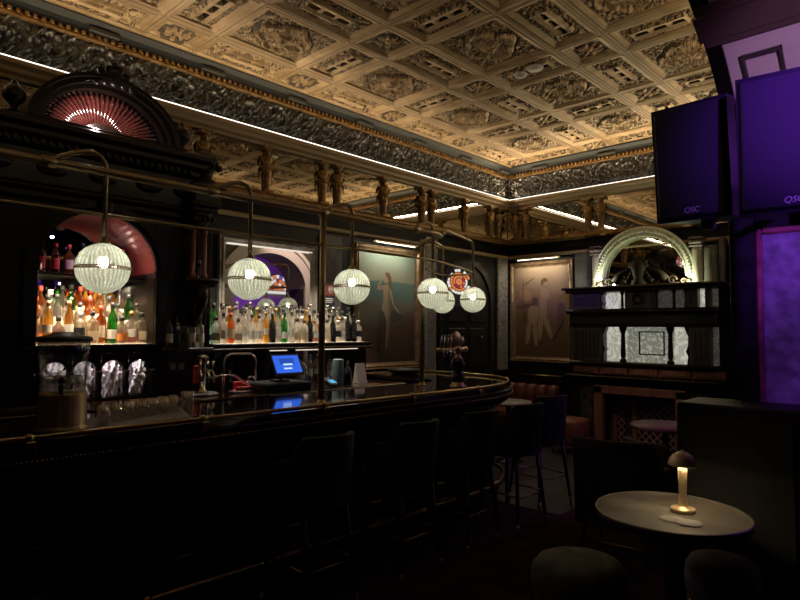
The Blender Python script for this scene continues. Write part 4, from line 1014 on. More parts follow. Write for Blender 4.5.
for k in range(6): mb.ball((XF + .1, 2.44 + .035 * k, 2.98 + .02 * math.sin(k * 2)), .032, 7)
mb.build('corner_urn', M['wood'], cab, True)
# corner column group
XCOL = -4.66
mb = MB()
for y in (2.40, 2.50):
    mb.lathe([(.032, 2.01), (.032, 2.04), (.022, 2.06), (.024, 2.2), (.019, 2.38), (.028, 2.4), (.03, 2.43)], (XCOL, y, 0), 14)
c_ = mb.build('column', M['lining'], cab, True); c_['label'] = 'slender polished red columns at the cabinet corner'
mb = MB(); mb.lathe([(.05, 2.42), (.055, 2.46), (.075, 2.52), (.1, 2.56)], (XCOL, 2.45, 0), 14, sq=5); mb.bb(XCOL - .1, XCOL + .1, 2.34, 2.57, 2.56, 2.6, .01); mb.bb(XCOL - .12, XCOL + .13, 2.31, 2.59, 2.6, 2.64, .012)
for k in range(5): mb.ball((XCOL + .07, 2.37 + .04 * k, 2.5), .026, 7)
mb.build('column_capital', M['wood'], cab, True)
mb = MB(); mb.bb(XF, XCOL + .09, 2.30, 2.60, 1.975, 2.008, .01); mb.bb(XF, XCOL + .07, 2.32, 2.58, 1.94, 1.975, .01)
mb.tube([(XF + .01, 2.45, 1.62), (XF + .06, 2.45, 1.7), (XF + .13, 2.45, 1.8), (XF + .14, 2.45, 1.88), (XF + .12, 2.45, 1.94)], .04, 10, r1=.07); mb.bb(XF - .01, XF + .03, 2.33, 2.57, 1.62, 1.95, .01)
mb.build('console_bracket', M['wood'], cab, True)
mb = MB(); mb.bb(XF, -4.64, 2.17, 2.6, 1.405, 1.434, .008); mb.build('side_ledge', M['wood'], cab, True)
# arcade of little arches under the niche
ys = (2.02, 1.82, 1.62, 1.42)
mb = MB(); hw = .082
for y in ys:
    A_ = arc(y, 1.265, hw, 0, PI, 12)
    for k in range(12):
        (ya, za), (yb, zb) = A_[k], A_[k + 1]; mb.add([(XF - .03, ya, za), (XF - .03, yb, zb), (XF - .03, yb, 1.402), (XF - .03, ya, 1.402), (XF, ya, za), (XF, yb, zb), (XF, yb, 1.402), (XF, ya, 1.402)], [(0, 1, 2, 3), (4, 5, 6, 7), (0, 1, 5, 4)])
for y in (2.12, 1.92, 1.72, 1.52, 1.32): mb.bb(XF - .03, XF, y - .018, y + .018, 1.06, 1.402, .004); mb.lathe([(.022, 1.06), (.022, 1.08), (.012, 1.1), (.02, 1.14), (.012, 1.2), (.02, 1.25), (.022, 1.27)], (XF + .012, y, 0), 10)
mb.build('little_arcade', M['wood'], cab, True)
for y in ys: spot('arcade_spot', (-4.775, y, 1.375), (-4.87, y, 1.1), 8, (1, .92, .93), 150, .9, .01)
# crinkled film bundles behind the arches
for i, (y, w) in enumerate(zip(ys, ('first from right', 'second from right', 'third from right', 'last'))):
    mb = MB(); r = random.Random(i)
    n1, n2 = 22, 34; vs = []
    for a_ in range(n1 + 1):
        for b_ in range(n2):
            t_ = PI * a_ / n1; p_ = 2 * PI * b_ / n2
            d = 1 + .22 * math.sin(7 * p_ + 5 * t_ + i) * math.sin(9 * t_ + i) + .12 * math.sin(15 * p_ - 11 * t_ + 2 * i) + r.uniform(-.07, .07)
            vs.append((-4.88 + .07 * d * math.sin(t_) ** .5 * math.cos(p_), y + .086 * d * math.sin(t_) ** .5 * math.sin(p_), max(1.064, 1.2 - .15 * d * math.cos(t_))))
    fs = [(a_ * n2 + b_, a_ * n2 + (b_ + 1) % n2, (a_ + 1) * n2 + (b_ + 1) % n2, (a_ + 1) * n2 + b_) for a_ in range(n1) for b_ in range(n2)]
    mb.add(vs, fs, 0, False)
    tag(mb.build('film_bundle', M['wrap']), 'brightly lit crinkled clear bundle behind a little cabinet arch, %s' % w, 'bundle', 'bundles behind the little arches')

# ------------------------------------------------------------------ back bar: long shelf unit and mirror
sh = thing('back_bar_shelf', 'dark shelf unit holding rows of bottles before the bar mirror', 'shelf', (-5.0, 3.6, 1.05))
mb = MB(); mb.bb(-5.235, -4.72, 2.63, 4.52, 1.42, 1.46, .008); mb.bb(-5.235, -4.70, 2.63, 4.54, 1.395, 1.42, .008); mb.build('shelf_board', M['wood'], sh, True)
for y in (2.7, 3.2, 3.5, 4.44):
    mb = MB(); mb.bb(-5.2, -4.76, y - .045, y + .045, 1.052, 1.395, .006); mb.bb(-4.76, -4.745, y - .03, y + .03, 1.08, 1.37, .004); mb.build('upright', M['wood'], sh, True)
mb = MB(); mb.bb(-5.235, -5.22, 2.66, 4.5, 1.052, 1.395, .002); mb.build('alcove_mirror', M['mirror_clear'], sh, True)
mb = MB(); mb.bb(-5.19, -5.175, 2.75, 4.45, 1.462, 1.472, .001); mb.build('shelf_light_strip', M['ledback'], sh, True)
mb = MB(); mb.bb(-4.80, -4.785, 3.24, 3.46, 1.383, 1.393, .001); mb.bb(-4.80, -4.785, 3.56, 4.38, 1.383, 1.393, .001); mb.build('alcove_light_strip', emis('alcove_led', (1, .78, .62), 1.), sh, True)
mb = MB(); mb.bb(-5.16, -4.77, 2.72, 4.46, 1.4595, 1.4605, .0004); mb.build('lit_shelf_insert', emis('lit_long_shelf', (1., .8, .58), 2.2), sh, True)
mr = thing('bar_mirror', 'large pale framed mirror behind the bottles', 'mirror', (WX, 3.55, 1.46))
vs, fs = frame_mesh(1.19, 1.06, .075, .05)
mb = MB(); mb.add([(WX + .005 + d, 3.55 + u, 1.98 + v) for (u, v, d) in vs], fs); mb.build('mirror_frame', mat('pale_marble_frame', (.34, .31, .27), .3, col2=(.2, .18, .15), scale=8), mr, True)
mb = MB(); mb.bb(WX + .005, WX + .02, 3.0, 4.1, 1.5, 2.47, .001); mb.build('mirror_glass', M['mirror_clear'], mr, True)
mb = MB(); mb.bb(WX + .045, WX + .055, 3.03, 4.07, 2.425, 2.434, .001); mb.build('light_strip', emis('mirror_led', (1, .9, .75), .9), mr, True)

# back counter
bc = thing('back_counter', 'dark back counter with steel edged fronts below the bottle shelves', 'counter', (-4.8, 2.5, 0))
mb = MB(); mb.bb(-5.235, -4.25, -1.4, 4.58, 1.01, 1.05, .008); mb.build('counter_top', M['bartop'], bc, True)
mb = MB(); mb.bb(-5.235, -4.31, -1.4, 4.56, 0, 1.01, .004); mb.build('counter_body', M['walldark'], bc, True)
mb = MB(); mb.bb(-4.252, -4.242, 2.9, 4.57, 1.0, 1.04, .003); mb.build('edge_strip', M['steel'], bc, True)
for k in range(3):
    y0 = 2.95 + k * .54; mb = MB()
    mb.bb(-4.31, -4.285, y0, y0 + .5, .12, .96, .008); d_ = mb.build('fridge_door', M['black'], bc, True)
    mb = MB(); mb.bb(-4.285, -4.275, y0 + .02, y0 + .48, .9, .94, .004); mb.build('door_handle', M['steel'], d_, True)
# ------------------------------------------------------------------ things on the back counter
ti = thing('till', 'touchscreen till with glowing blue screen on the back counter', 'till', (-4.4, 3.12, 1.05))
mb = MB(); mb.bb(-4.63, -4.27, 2.88, 3.36, 1.051, 1.13, .01); mb.build('cash_drawer', M['black'], ti, True)
mb = MB(); mb.bb(-4.47, -4.37, 3.05, 3.19, 1.131, 1.15, .005); mb.tube([(-4.42, 3.12, 1.14), (-4.4, 3.12, 1.2), (-4.35, 3.12, 1.27)], .025, 8); mb.build('stand', M['black'], ti, True)
R_ = Matrix.Rotation(-math.radians(30), 3, 'Y')
def sbox(mb, u0, u1, v0, v1, d0, d1, mi=0, cen=(-4.32, 3.125, 1.288)):
    vs = [R_ @ Vector((d, u, v)) + Vector(cen) for d in (d0, d1) for (u, v) in ((u0, v0), (u1, v0), (u1, v1), (u0, v1))]
    mb.add(vs, [(0, 3, 2, 1), (4, 5, 6, 7), (0, 1, 5, 4), (1, 2, 6, 5), (2, 3, 7, 6), (3, 0, 4, 7)], mi)
mb = MB(); sbox(mb, -.15, .15, -.1, .1, -.03, .0); mb.build('monitor_shell', M['black'], ti, True)
mb = MB(); sbox(mb, -.134, .134, -.083, .083, .0, .002, 0); sbox(mb, -.075, .075, .0, .055, .002, .003, 1); sbox(mb, -.045, .05, -.012, .004, .003, .004, 2); sbox(mb, -.05, .035, -.05, -.036, .003, .004, 2)
mb.build('screen', [M['screen'], M['screen_dark'], M['screen_white']], ti, True)
ct = thing('card_terminal', 'small card terminal with pale blue screen beside the till', 'card terminal', (-4.45, 3.72, 1.05))
mb = MB(); mb.box((-4.45, 3.72, 1.08), (.16, .08, .05), .01, 0, 0, 0, .35); mb.build('terminal_body', M['black'], ct, True)
mb = MB(); mb.box((-4.42, 3.72, 1.098), (.07, .065, .004), .001, 0, 0, 0, .35); mb.build('screen', M['card_screen'], ct, True)
mb = MB(); mb.lathe([(.0, 0), (.052, 0), (.054, .01), (.054, .24), (.05, .25), (.0, .252)], (-4.5, 3.86, 1.051), 20)
tag(mb.build('canister', M['teal']), 'tall teal cylinder canister on the back counter', 'canister')
mb = MB(); mb.prism([(0, 0), (.09, 0), (.045, .2), (.04, .2)], lambda p: (-4.52 + p[0], 4.07, 1.052 + p[1]), lambda p: (-4.52 + p[0], 4.19, 1.052 + p[1]))
tag(mb.build('menu_tent', M['white']), 'white folded card standing right of the teal canister', 'card')
mb = MB(); mb.lathe([(.0, 0), (.04, 0), (.041, .01), (.041, .12), (.03, .15), (.014, .18), (.013, .23), (.0, .232)], (-4.5, 3.985, 1.051), 16)
tag(mb.build('bottle', M['dark']), 'small black bottle between teal canister and folded card', 'bottle')
mb = MB(); mb.lathe([(.0, .02), (.14, .02), (.19, .05), (.2, .055), (.19, .035), (.14, .0), (0, 0)], (-4.6, 4.93, 1.1), 28)
tag(mb.build('round_tray', M['black']), 'round black tray on the bar return below the seascape painting', 'tray')
# chrome hoop station
ch = thing('glass_rinser', 'chrome hoop framed rinsing station over a red tray on the back counter', 'rinsing station', (-4.6, 2.8, 1.05))
mb = MB(); hoop = [(-4.62, 2.68, 1.06), (-4.62, 2.68, 1.3), (-4.62, 2.7, 1.35), (-4.62, 2.75, 1.375), (-4.62, 2.94, 1.375), (-4.62, 2.985, 1.35), (-4.62, 3.0, 1.3), (-4.62, 3.0, 1.06)]
mb.tube(hoop, .011, 8); mb.tube([(-4.5, 2.66, 1.07), (-4.48, 2.72, 1.058), (-4.46, 2.95, 1.06), (-4.47, 3.0, 1.075)], .012, 8); mb.build('hoop', M['chrome'], ch, True)
mb = MB(); mb.tube([(-4.58, 2.5, 1.19), (-4.57, 2.7, 1.2), (-4.56, 2.76, 1.19), (-4.53, 2.84, 1.13), (-4.52, 2.9, 1.1), (-4.54, 2.96, 1.1)], .011, 8)
mb.tube([(-4.55, 2.87, 1.15), (-4.55, 2.885, 1.172), (-4.55, 2.91, 1.178), (-4.55, 2.935, 1.17), (-4.55, 2.95, 1.15)], .008, 8); mb.build('spray_pipe', M['chrome'], ch, True)
mb = MB(); mb.bb(-4.68, -4.5, 2.74, 2.98, 1.052, 1.068, .004); mb.bb(-4.68, -4.66, 2.74, 2.98, 1.068, 1.13, .004); mb.bb(-4.52, -4.5, 2.74, 2.98, 1.068, 1.1, .004); mb.build('tray', M['redtray'], ch, True)
mb = MB(); mb.lathe([(.0, 0), (.03, 0), (.031, .01), (.031, .11), (.013, .14), (.012, .19), (0, .192)], (-4.58, 2.72, 1.052), 12); tag(mb.build('bottle', M['dark']), 'slim black bottle standing inside the chrome hoop', 'bottle')
# chrome dispensing cluster
dt = thing('drinks_tower', 'chrome drinks tower with spouts over a round drip tray', 'drinks tower', (-4.57, 2.46, 1.05))
mb = MB(); mb.lathe([(0, 0), (.13, 0), (.135, .012), (.12, .02), (0, .02)], (-4.57, 2.46, 1.051), 24); mb.build('drip_tray', M['steel'], dt, True)
mb = MB(); mb.lathe([(.05, .02), (.05, .03), (.028, .05), (.028, .26), (.045, .29), (.05, .31), (.03, .325), (0, .33)], (-4.57, 2.46, 1.051), 16); mb.build('tower_column', M['chrome'], dt, True)
for k, a_ in enumerate((-.9, 0, .9)):
    x, y = -4.57 + .05 * math.cos(a_), 2.46 + .07 * math.sin(a_) 
    mb = MB(); mb.tube([(-4.57, 2.46, 1.24), (x + .03, y, 1.25), (x + .06, y, 1.22), (x + .06, y, 1.16)], .011, 7); mb.tube([(x + .03, y, 1.25), (x + .04, y, 1.33)], .007, 6, r1=.012); mb.build('spout', M['chrome'], dt, True)
mb = MB(); mb.bb(-4.54, -4.50, 2.36, 2.40, 1.15, 1.3, .01); mb.build('tap_badge', M['ll_red'], dt, True)
# twin switch plate on cabinet
mb = MB(); mb.bb(XF, XF + .012, 2.25, 2.4, 1.24, 1.32, .004, 0); mb.bb(XF + .012, XF + .018, 2.265, 2.31, 1.255, 1.305, .003, 1); mb.bb(XF + .012, XF + .018, 2.34, 2.385, 1.255, 1.305, .003, 1)
tag(mb.build('socket_plate', [M['black'], M['steel']]), 'small dark twin socket plate right of the little arches', 'socket')

# ------------------------------------------------------------------ things on the bar
ZB = 1.0985
dp = thing('drinks_dispenser', 'clear tank drinks dispenser with brass base on the near bar end', 'dispenser', (-3.22, 1.0, ZB))
mb = MB(); mb.lathe([(.0, 0), (.118, 0), (.12, .012), (.112, .02), (.108, .03), (.104, .17), (.1, .185), (.0, .186)], (0, 0, 0), 40, flute=.01, nf=20); mb.build('base', M['brassdisp'], dp)
mb = MB(); mb.lathe([(.096, .187), (.1, .2), (.106, .36), (.11, .37), (.11, .395)], (0, 0, 0), 32); u = mb; u.f = [f for f in u.f if len(f) == 4]; u.m = u.m[:len(u.f)]; u.sm = [True] * len(u.f); u.build('tank', M['smoke'], dp, normals=False)
mb = MB(); mb.lathe([(.0, .19), (.09, .19), (.098, .26), (0, .26)], (0, 0, 0), 24); mb.build('water', M['water'], dp)
mb = MB(); mb.lathe([(.112, .372), (.114, .38), (.114, .43), (.11, .432)], (0, 0, 0), 32); u = mb; u.f = [f for f in u.f if len(f) == 4]; u.m = u.m[:len(u.f)]; u.sm = [True] * len(u.f); u.build('tank_collar', glass('smoked_collar', (.4, .4, .38), .2, (.2, .2, .2)), dp, normals=False)
mb = MB(); mb.lathe([(.0, .43), (.122, .43), (.126, .44), (.122, .452), (.07, .462), (.05, .475), (.0, .478)], (0, 0, 0), 32); mb.build('lid', M['black'], dp)
mb = MB(); a_ = -.35; mb.tube([(.09 * math.cos(a_), .09 * math.sin(a_), .22), (.15 * math.cos(a_), .15 * math.sin(a_), .22)], .014, 8); mb.tube([(.145 * math.cos(a_), .145 * math.sin(a_), .235), (.145 * math.cos(a_), .145 * math.sin(a_), .185)], .011, 8); mb.ball((.13 * math.cos(a_), .13 * math.sin(a_), .25), .018, 8); mb.build('tap', M['black'], dp)
for i in range(10):
    a_ = random.uniform(0, 6.28); r = random.uniform(.01, .065); mb = MB()
mb = MB()
for i in range(14):
    a_ = random.uniform(0, 6.28); r = random.uniform(.01, .07); mb.box((r * math.cos(a_), r * math.sin(a_), .21 + random.uniform(0, .04)), (.026,) * 3, .005, 0, random.uniform(0, 3), random.uniform(0, 1))
ic = mb.build('ice', M['clear'], dp); ic['kind'] = 'stuff'
# towel and glasses
mb = MB(); P_ = np.array([[((1 - u_) * (-3.05 - .07 * v_) + u_ * (-3.42 - .16 * v_), (1 - u_) * (1.0 + .62 * v_) + u_ * (1.06 + .72 * v_), ZB + .005 + .003 * math.sin(9 * u_ + 7 * v_) * math.sin(13 * v_)) for v_ in np.linspace(0, 1, 26)] for u_ in np.linspace(0, 1, 20)])
o = mb.grid(P_, 0).build('bar_towel', M['towel'], normals=False); sm_ = o.modifiers.new('thickness', 'SOLIDIFY'); sm_.thickness = .005; sm_.offset = 1
tag(o, 'grey bar towel spread under the row of glasses', 'towel')
M['tumbler'] = glass('tumbler_glass', (.9, .9, .88), .05, (.8, .8, .78), .4, .03)
mb = MB(); mb.lathe([(.0, .003), (.022, .003), (.024, .0), (.03, .08), (.028, .08), (.022, .012), (0, .01)], (0, 0, 0), 18); tum = mb.build('tumbler', M['tumbler'])
mb = MB(); mb.tube([(.026, 0, .018), (.044, 0, .025), (.048, 0, .045), (.042, 0, .062), (.028, 0, .066)], .004, 6); mb.build('handle', M['tumbler'], tum)
n_t = 0
for r_i, (xx, k) in enumerate(((-3.22, 7), (-3.315, 7))):
    for i in range(k):
        o = tum if n_t == 0 else copy_tree(tum)
        o.location = (xx - .031 * i, 1.19 + .078 * i + .04 * r_i, ZB + .013); o.rotation_euler = (0, 0, .5 + .3 * rs.rand())
        tag(o, 'small handled glass in the %s row on the grey towel, %s from the left' % (('near', 'far')[r_i], ordn[i]), 'glass', 'glasses on the bar towel'); n_t += 1
mb = MB(); mb.lathe([(.0, .003), (.03, .003), (.034, 0), (.04, .11), (.038, .11), (.032, .012), (0, .01)], (-3.48, 1.78, ZB), 18); tag(mb.build('mixing_glass', M['tumbler']), 'taller plain glass standing at the far end of the towel', 'glass')
mb = MB(); mb.lathe([(.0, 0), (.09, 0), (.095, .006), (.09, .012), (0, .012)], (-3.1, 1.13, ZB), 20); tag(mb.build('bar_dish', M['black']), 'small black dish beside the brass dispenser base', 'dish')
# beer tap
bt = thing('beer_tap', 'ornate black beer font with brass arms and taps near the bar end', 'beer tap', (-3.25, 4.16, ZB))
mb = MB(); mb.lathe([(.0, 0), (.075, 0), (.075, .012), (.05, .03), (.055, .04)], (0, 0, 0), 20); mb.build('base', M['brass'], bt)
mb = MB(); mb.lathe([(.05, .04), (.062, .07), (.058, .11), (.04, .135), (.055, .17), (.062, .2), (.05, .235), (.045, .25)], (0, 0, 0), 20); mb.build('black_column', M['dark'], bt)
mb = MB(); mb.lathe([(.045, .25), (.03, .26), (.022, .29), (.03, .31), (.03, .34), (.015, .36)], (0, 0, 0), 14); mb.tube([(-.02, -.27, .325), (0, -.1, .325), (0, .1, .325)], .018, 10); mb.ball((0, .11, .325), .026, 10); mb.build('brass_arm', mat('rose_brass', (.55, .36, .22), .3, 1.), bt)
for k in range(4):
    mb = MB(); y = -.12 - .045 * k; mb.tube([(.0, y, .325), (.05, y, .325), (.055, y, .27)], .008, 6); mb.tube([(.02, y, .34), (.03, y, .44)], .006, 6, r1=.009); mb.ball((.03, y, .445), .01, 7); mb.build('tap_handle', M['chrome'], bt)
mb = MB(); mb.lathe([(.0, -.008), (.06, -.008), (.065, 0), (.06, .008), (0, .008)], (.02, -.05, .42), 24, axis='x'); mb.ball((.0, .05, .4), .035, 10, 0, (.6, 1, 1.2)); mb.tube([(0, .03, .34), (.0, .06, .44)], .012, 6); mb.build('crest_badge', mat('pale_gilt_badge', (.5, .4, .25), .35, .6), bt)
mb = MB(); mb.bb(-.03, .03, -.17, -.1, 0, .006, .002); tag(mb.build('bar_mat', M['paper']), 'small pale coaster lying by the far brass post', 'coaster'); bpy.data.objects['bar_mat'].location = (-3.38, 4.0, ZB)

# ------------------------------------------------------------------ bar stools
def stool_meshes():
    d = {}
    # shell back: swept round the seat, tall behind, lower arms
    mb = MB(); n = 26; P_ = []
    def ring(t, off):      # t from -1..1 round the back
        a_ = t * 2.0; r = .235 + off
        return (r * math.cos(PI - a_) * 1.0, r * math.sin(PI - a_))
    outer, inn = [], []
    for i in range(n + 1):
        t = -1 + 2 * i / n; f = abs(t)
        top = 1.0 if f < .5 else (1.0 - .115 * min(1, (f - .5) / .12) if f < .62 else .885 - .035 * (f - .62) / .38)
        top += .012 * math.cos(t * PI) if f < .5 else 0
        x, y = ring(t, 0); xi, yi = ring(t, -.045)
        lean = -.05
        outer.append([(x, y, .60), (x * 1.02, y * 1.02, .75), (x + lean * (top - .75) / .25 * (1 - f), y, top - .012), (x * .97 + lean * (top - .75) / .25 * (1 - f), y * .97, top),
                      (xi * 1.03 + lean * (top - .75) / .25 * (1 - f), yi * 1.03, top), (xi + lean * (top - .75) / .25 * (1 - f), yi, top - .012), (xi, yi, .75), (xi, yi, .60)])
    mb.grid(np.array(outer), 0, True)
    for e_ in (outer[0], outer[-1]): mb.add(e_, [tuple(range(8))])
    d['backrest'] = mb
    mb = MB(); pr = [(.0, .60), (.2, .60), (.215, .62), (.215, .665), (.2, .69), (.0, .70)]; mb.lathe(pr, (.03, 0, 0), 28, sq=4); d['seat'] = mb
    mb = MB(); mb.lathe([(0, .585), (.19, .585), (.19, .60), (0, .60)], (.02, 0, 0), 20, sq=5); d['seat_frame'] = mb
    return d
SM = stool_meshes()
def stool(label, loc, rz):
    t = thing('bar_stool', label, 'bar stool', loc, rz, 'upholstered bar stools along the bar')
    SM['backrest'].build('backrest', M['stoolf'], t); SM['seat'].build('seat', M['tan'], t); SM['seat_frame'].build('seat_frame', M['black'], t)
    L = []
    for (sx, sy) in ((-1, -1), (-1, 1), (1, -1), (1, 1)):
        a_, b_ = Vector((sx * .15, sy * .14, .59)), Vector((sx * .2 + .0, sy * .2, .0)); L.append((a_, b_))
        mb = MB(); mb.tube([a_, a_.lerp(b_, .86)], .017, 10, r1=.0125); lg = mb.build('leg', M['black'], t)
        mb = MB(); mb.tube([a_.lerp(b_, .86), b_], .0135, 10, r1=.0105); mb.build('brass_tip', M['brass'], lg)
    for (i, j, f) in ((0, 1, .54), (2, 3, .5), (0, 2, .52), (1, 3, .52)):
        mb = MB(); mb.tube([L[i][0].lerp(L[i][1], f), L[j][0].lerp(L[j][1], f)], .007, 8); mb.build('footrest', M['brass'], t)
    return t
st0 = stool('nearest dark upholstered bar stool, back turned, at the bar', (-2.80, 2.20, .001), PI)
# parts were modelled with the back towards -x, the stool faces the bar (-x), so turn round
for lab, y, x, rz in (('second dark bar stool from the viewer, beside the nearest one', 2.94, -2.78, 0), ('third dark bar stool from the viewer', 3.63, -2.79, 0), ('fourth dark bar stool from the viewer, near the bar curve', 4.27, -2.77, -.05), ('farthest dark bar stool, by the curved bar end', 4.96, -2.92, -.25)):
    o = copy_tree(st0); o.location = (x, y, .001); o.rotation_euler = (0, 0, PI + rz); o['label'] = lab

# ------------------------------------------------------------------ near round table, lamp, velvet stools, chair
TZ = .722
tb = thing('round_table', 'round bronzed tray top table with raised rim in the foreground', 'table', (-1.055, 3.0, .001))
mb = MB(); mb.lathe([(.0, TZ - .022), (.325, TZ - .022), (.342, TZ - .016), (.347, TZ + .012), (.342, TZ + .02), (.335, TZ + .014), (.33, TZ), (.0, TZ)], (0, 0, 0), 64); mb.build('tray_top', M['tray'], tb)
mb = MB(); mb.lathe([(.0, .0), (.2, .0), (.2, .012), (.06, .03), (.035, .06), (.035, TZ - .06), (.12, TZ - .023), (0, TZ - .0225)], (0, 0, 0), 28); mb.build('pedestal', M['black'], tb)
lp = thing('table_lamp', 'small gold mushroom table lamp glowing on the round table', 'lamp', (-1.03, 3.09, TZ + .002)); lp.scale = (1, 1, .97)
mb = MB(); mb.lathe([(0, 0), (.054, 0), (.056, .004), (.056, .016), (.052, .02), (.03, .023), (.024, .03), (.019, .05), (.0175, .09), (.021, .2), (.022, .235), (.0, .236)], (0, 0, 0), 32); mb.build('stem', M['lampgold'], lp)
mb = MB(); mb.lathe([(0, .291), (.02, .289), (.043, .275), (.058, .253), (.064, .229), (.066, .228), (.066, .234), (.06, .255), (.045, .278), (.022, .293), (.008, .297), (.007, .303), (0, .305)], (0, 0, 0), 36); u = mb.build('lamp_shade', mat('pale_gold_dome', (.85, .68, .48), .4, .35), lp)
mb = MB(); mb.tube([(.034 * math.cos(2 * PI * i / 24), .034 * math.sin(2 * PI * i / 24), .246) for i in range(24)], .006, 6, closed=True); mb.build('light_ring', emis('lamp_ring', (1., .78, .46), 120.), lp)
cs = thing('coaster', 'pale round paper coaster nearest the gold lamp on the table', 'coaster', (-1.03, 2.93, TZ + .001), 0, 'pale coasters on the round table')
mb = MB(); mb.lathe([(0, 0), (.052, 0), (.053, .0015), (.052, .003), (0, .003)], (0, 0, 0), 28, sq=2.6); mb.build('coaster_disc', M['paper'], cs)
c2 = copy_tree(cs); c2.location = (-.945, 2.915, TZ + .0045); c2.rotation_euler = (.0, .0, .3); c2['label'] = 'pale round coaster overlapping the other one, farther from the lamp'
for o_ in (cs, c2):
    pass
def vstool(label, x, y, r, h, m):
    t = thing('velvet_stool', label, 'stool', (x, y, .001), 0, 'round velvet stools by the table')
    mb = MB(); mb.lathe([(.0, h - .2), (r * .9, h - .2), (r, h - .17), (r * 1.04, h - .1), (r, h - .04), (r * .88, h - .005), (r * .5, h + .008), (0, h + .01)], (0, 0, 0), 36); mb.build('cushion', m, t)
    mb = MB(); mb.tube([(r * .92 * math.cos(2 * PI * i / 28), r * .92 * math.sin(2 * PI * i / 28), h - .205) for i in range(28)], .008, 6, closed=True); mb.tube([(r * .92 * math.cos(2 * PI * i / 28), r * .92 * math.sin(2 * PI * i / 28), .012) for i in range(28)], .008, 6, closed=True); mb.build('ring_frame', M['brass'], t)
    for k in range(6):
        a_ = 2 * PI * k / 6 + .3; mb = MB(); mb.tube([(r * .92 * math.cos(a_), r * .92 * math.sin(a_), .012), (r * .92 * math.cos(a_), r * .92 * math.sin(a_), h - .2)], .008, 7); mb.build('leg', M['brass'], t)
vstool('green grey crushed velvet stool in front of the round table', -1.43, 2.80, .225, .465, M['velvet'])
vstool('purple grey velvet stool tucked under the round table', -.91, 3.27, .165, .48, M['velvet_p'])
vstool('velvet stool just showing at the bottom of the view', -1.03, 2.21, .19, .44, M['velvet'])
def tub_chair(label, x, y, rz, m, w=.3):
    t = thing('tub_chair', label, 'armchair', (x, y, .001), rz, 'low tub chairs round the tables')
    mb = MB(); n = 26; O = []
    for i in range(n + 1):
        s_ = -1 + 2 * i / n; f = abs(s_); a_ = s_ * 2.05; top = .85 if f < .45 else (.85 - .21 * min(1, (f - .45) / .2) if f < .65 else .64 - .02 * (f - .65) / .35)
        cx_, cy_ = -math.cos(a_), math.sin(a_); k = (abs(cx_) ** 3.2 + abs(cy_) ** 3.2) ** (-1 / 3.2)
        ro, ri = w * k, (w - .06) * k; ln_ = -.06 * (1 - f) * max(0, top - .5) / .3
        O.append([(cx_ * ro, cy_ * ro, .24), (cx_ * ro, cy_ * ro, .5), (cx_ * ro + ln_, cy_ * ro, top - .025), (cx_ * (ro - .02) + ln_, cy_ * (ro - .02), top), (cx_ * (ri + .02) + ln_, cy_ * (ri + .02), top), (cx_ * ri + ln_, cy_ * ri, top - .025), (cx_ * ri, cy_ * ri, .4), (cx_ * ri, cy_ * ri, .24)])
    mb.grid(np.array(O)); [mb.add(e_, [tuple(range(8))]) for e_ in (O[0], O[-1])]
    mb.build('backrest', m, t)
    mb = MB(); mb.lathe([(0, .26), (w * .78, .26), (w * .84, .29), (w * .84, .40), (w * .76, .43), (0, .44)], (.02, 0, 0), 28, sq=4); mb.build('seat', m, t)
    for (sx, sy) in ((-1, -1), (-1, 1), (1, -1), (1, 1)):
        mb = MB(); mb.tube([(sx * w * .62, sy * w * .62, .262), (sx * w * .78, sy * w * .78, 0)], .016, 8, r1=.011); mb.build('leg', M['black'], t)
    for sx in (-1, 1):
        mb = MB(); mb.tube([(sx * w * .71, -w * .71, .12), (sx * w * .71, w * .71, .12)], .006, 6); mb.build('stretcher', M['brass'], t)
    return t
tub_chair('dark tub chair standing behind the round table, back turned', -1.85, 4.30, PI / 2 + .12, mat('dark_violet_upholstery', (.014, .012, .015), .7, spec=.2), .31)
tub_chair('small plum tub chair drawn up to the second table by the fireplace', -1.80, 5.02, 1.1, mat('plum_upholstery', (.05, .04, .052), .8, spec=.2), .26).scale = (1, 1, .86)
t2 = thing('side_table', 'second round table with brown top by the fireplace, partly hidden', 'table', (-2.05, 5.72, .001))
mb = MB(); mb.lathe([(0, .70), (.3, .70), (.31, .71), (.3, .735), (0, .735)], (0, 0, 0), 36); mb.build('table_top', mat('brown_table_top', (.2, .11, .07), .4), t2)
mb = MB(); mb.lathe([(0, 0), (.17, 0), (.17, .015), (.03, .04), (.03, .66), (.1, .70), (0, .7)], (0, 0, 0), 20); mb.build('pedestal', M['black'], t2)

# booth, pouf, booth table
bo = thing('booth', 'channel tufted oxblood leather booth seat below the sepia painting', 'booth seat', (-4.68, 7.62, .001))
for k in range(5):
    y0 = -5.14 + k * .178; mb = MB(); mb.lathe([(.0, 0), (.07, 0), (.088, .03), (.09, .2), (.085, .33), (.06, .36), (0, .37)], (y0 + .09, 7.78, .44), 14, sq=3.2); mb.build('back_channel', M['leather'], bo, True)
mb = MB(); mb.bb(-5.18, -4.22, 7.35, 7.76, .3, .46, .04); mb.build('seat_cushion', M['leather'], bo, True)
mb = MB(); mb.bb(-5.18, -4.22, 7.4, 7.92, .005, .3, .01); mb.bb(-5.18, -4.22, 7.86, 7.93, .3, .86, .01); mb.build('booth_base', M['wood'], bo, True)
mb = MB(); mb.tube([(-5.15, 7.86, .93), (-4.25, 7.86, .93)], .011, 8)
for x in (-5.05, -4.7, -4.3): mb.tube([(x, 7.88, .86), (x, 7.86, .93)], .008, 6)
mb.build('brass_rail', M['brass'], bo, True)
pf = thing('pouf', 'brown leather pouf before the booth and fireplace', 'pouf', (-3.84, 7.3, .001)); pf.scale = (1, 1, 1.1)
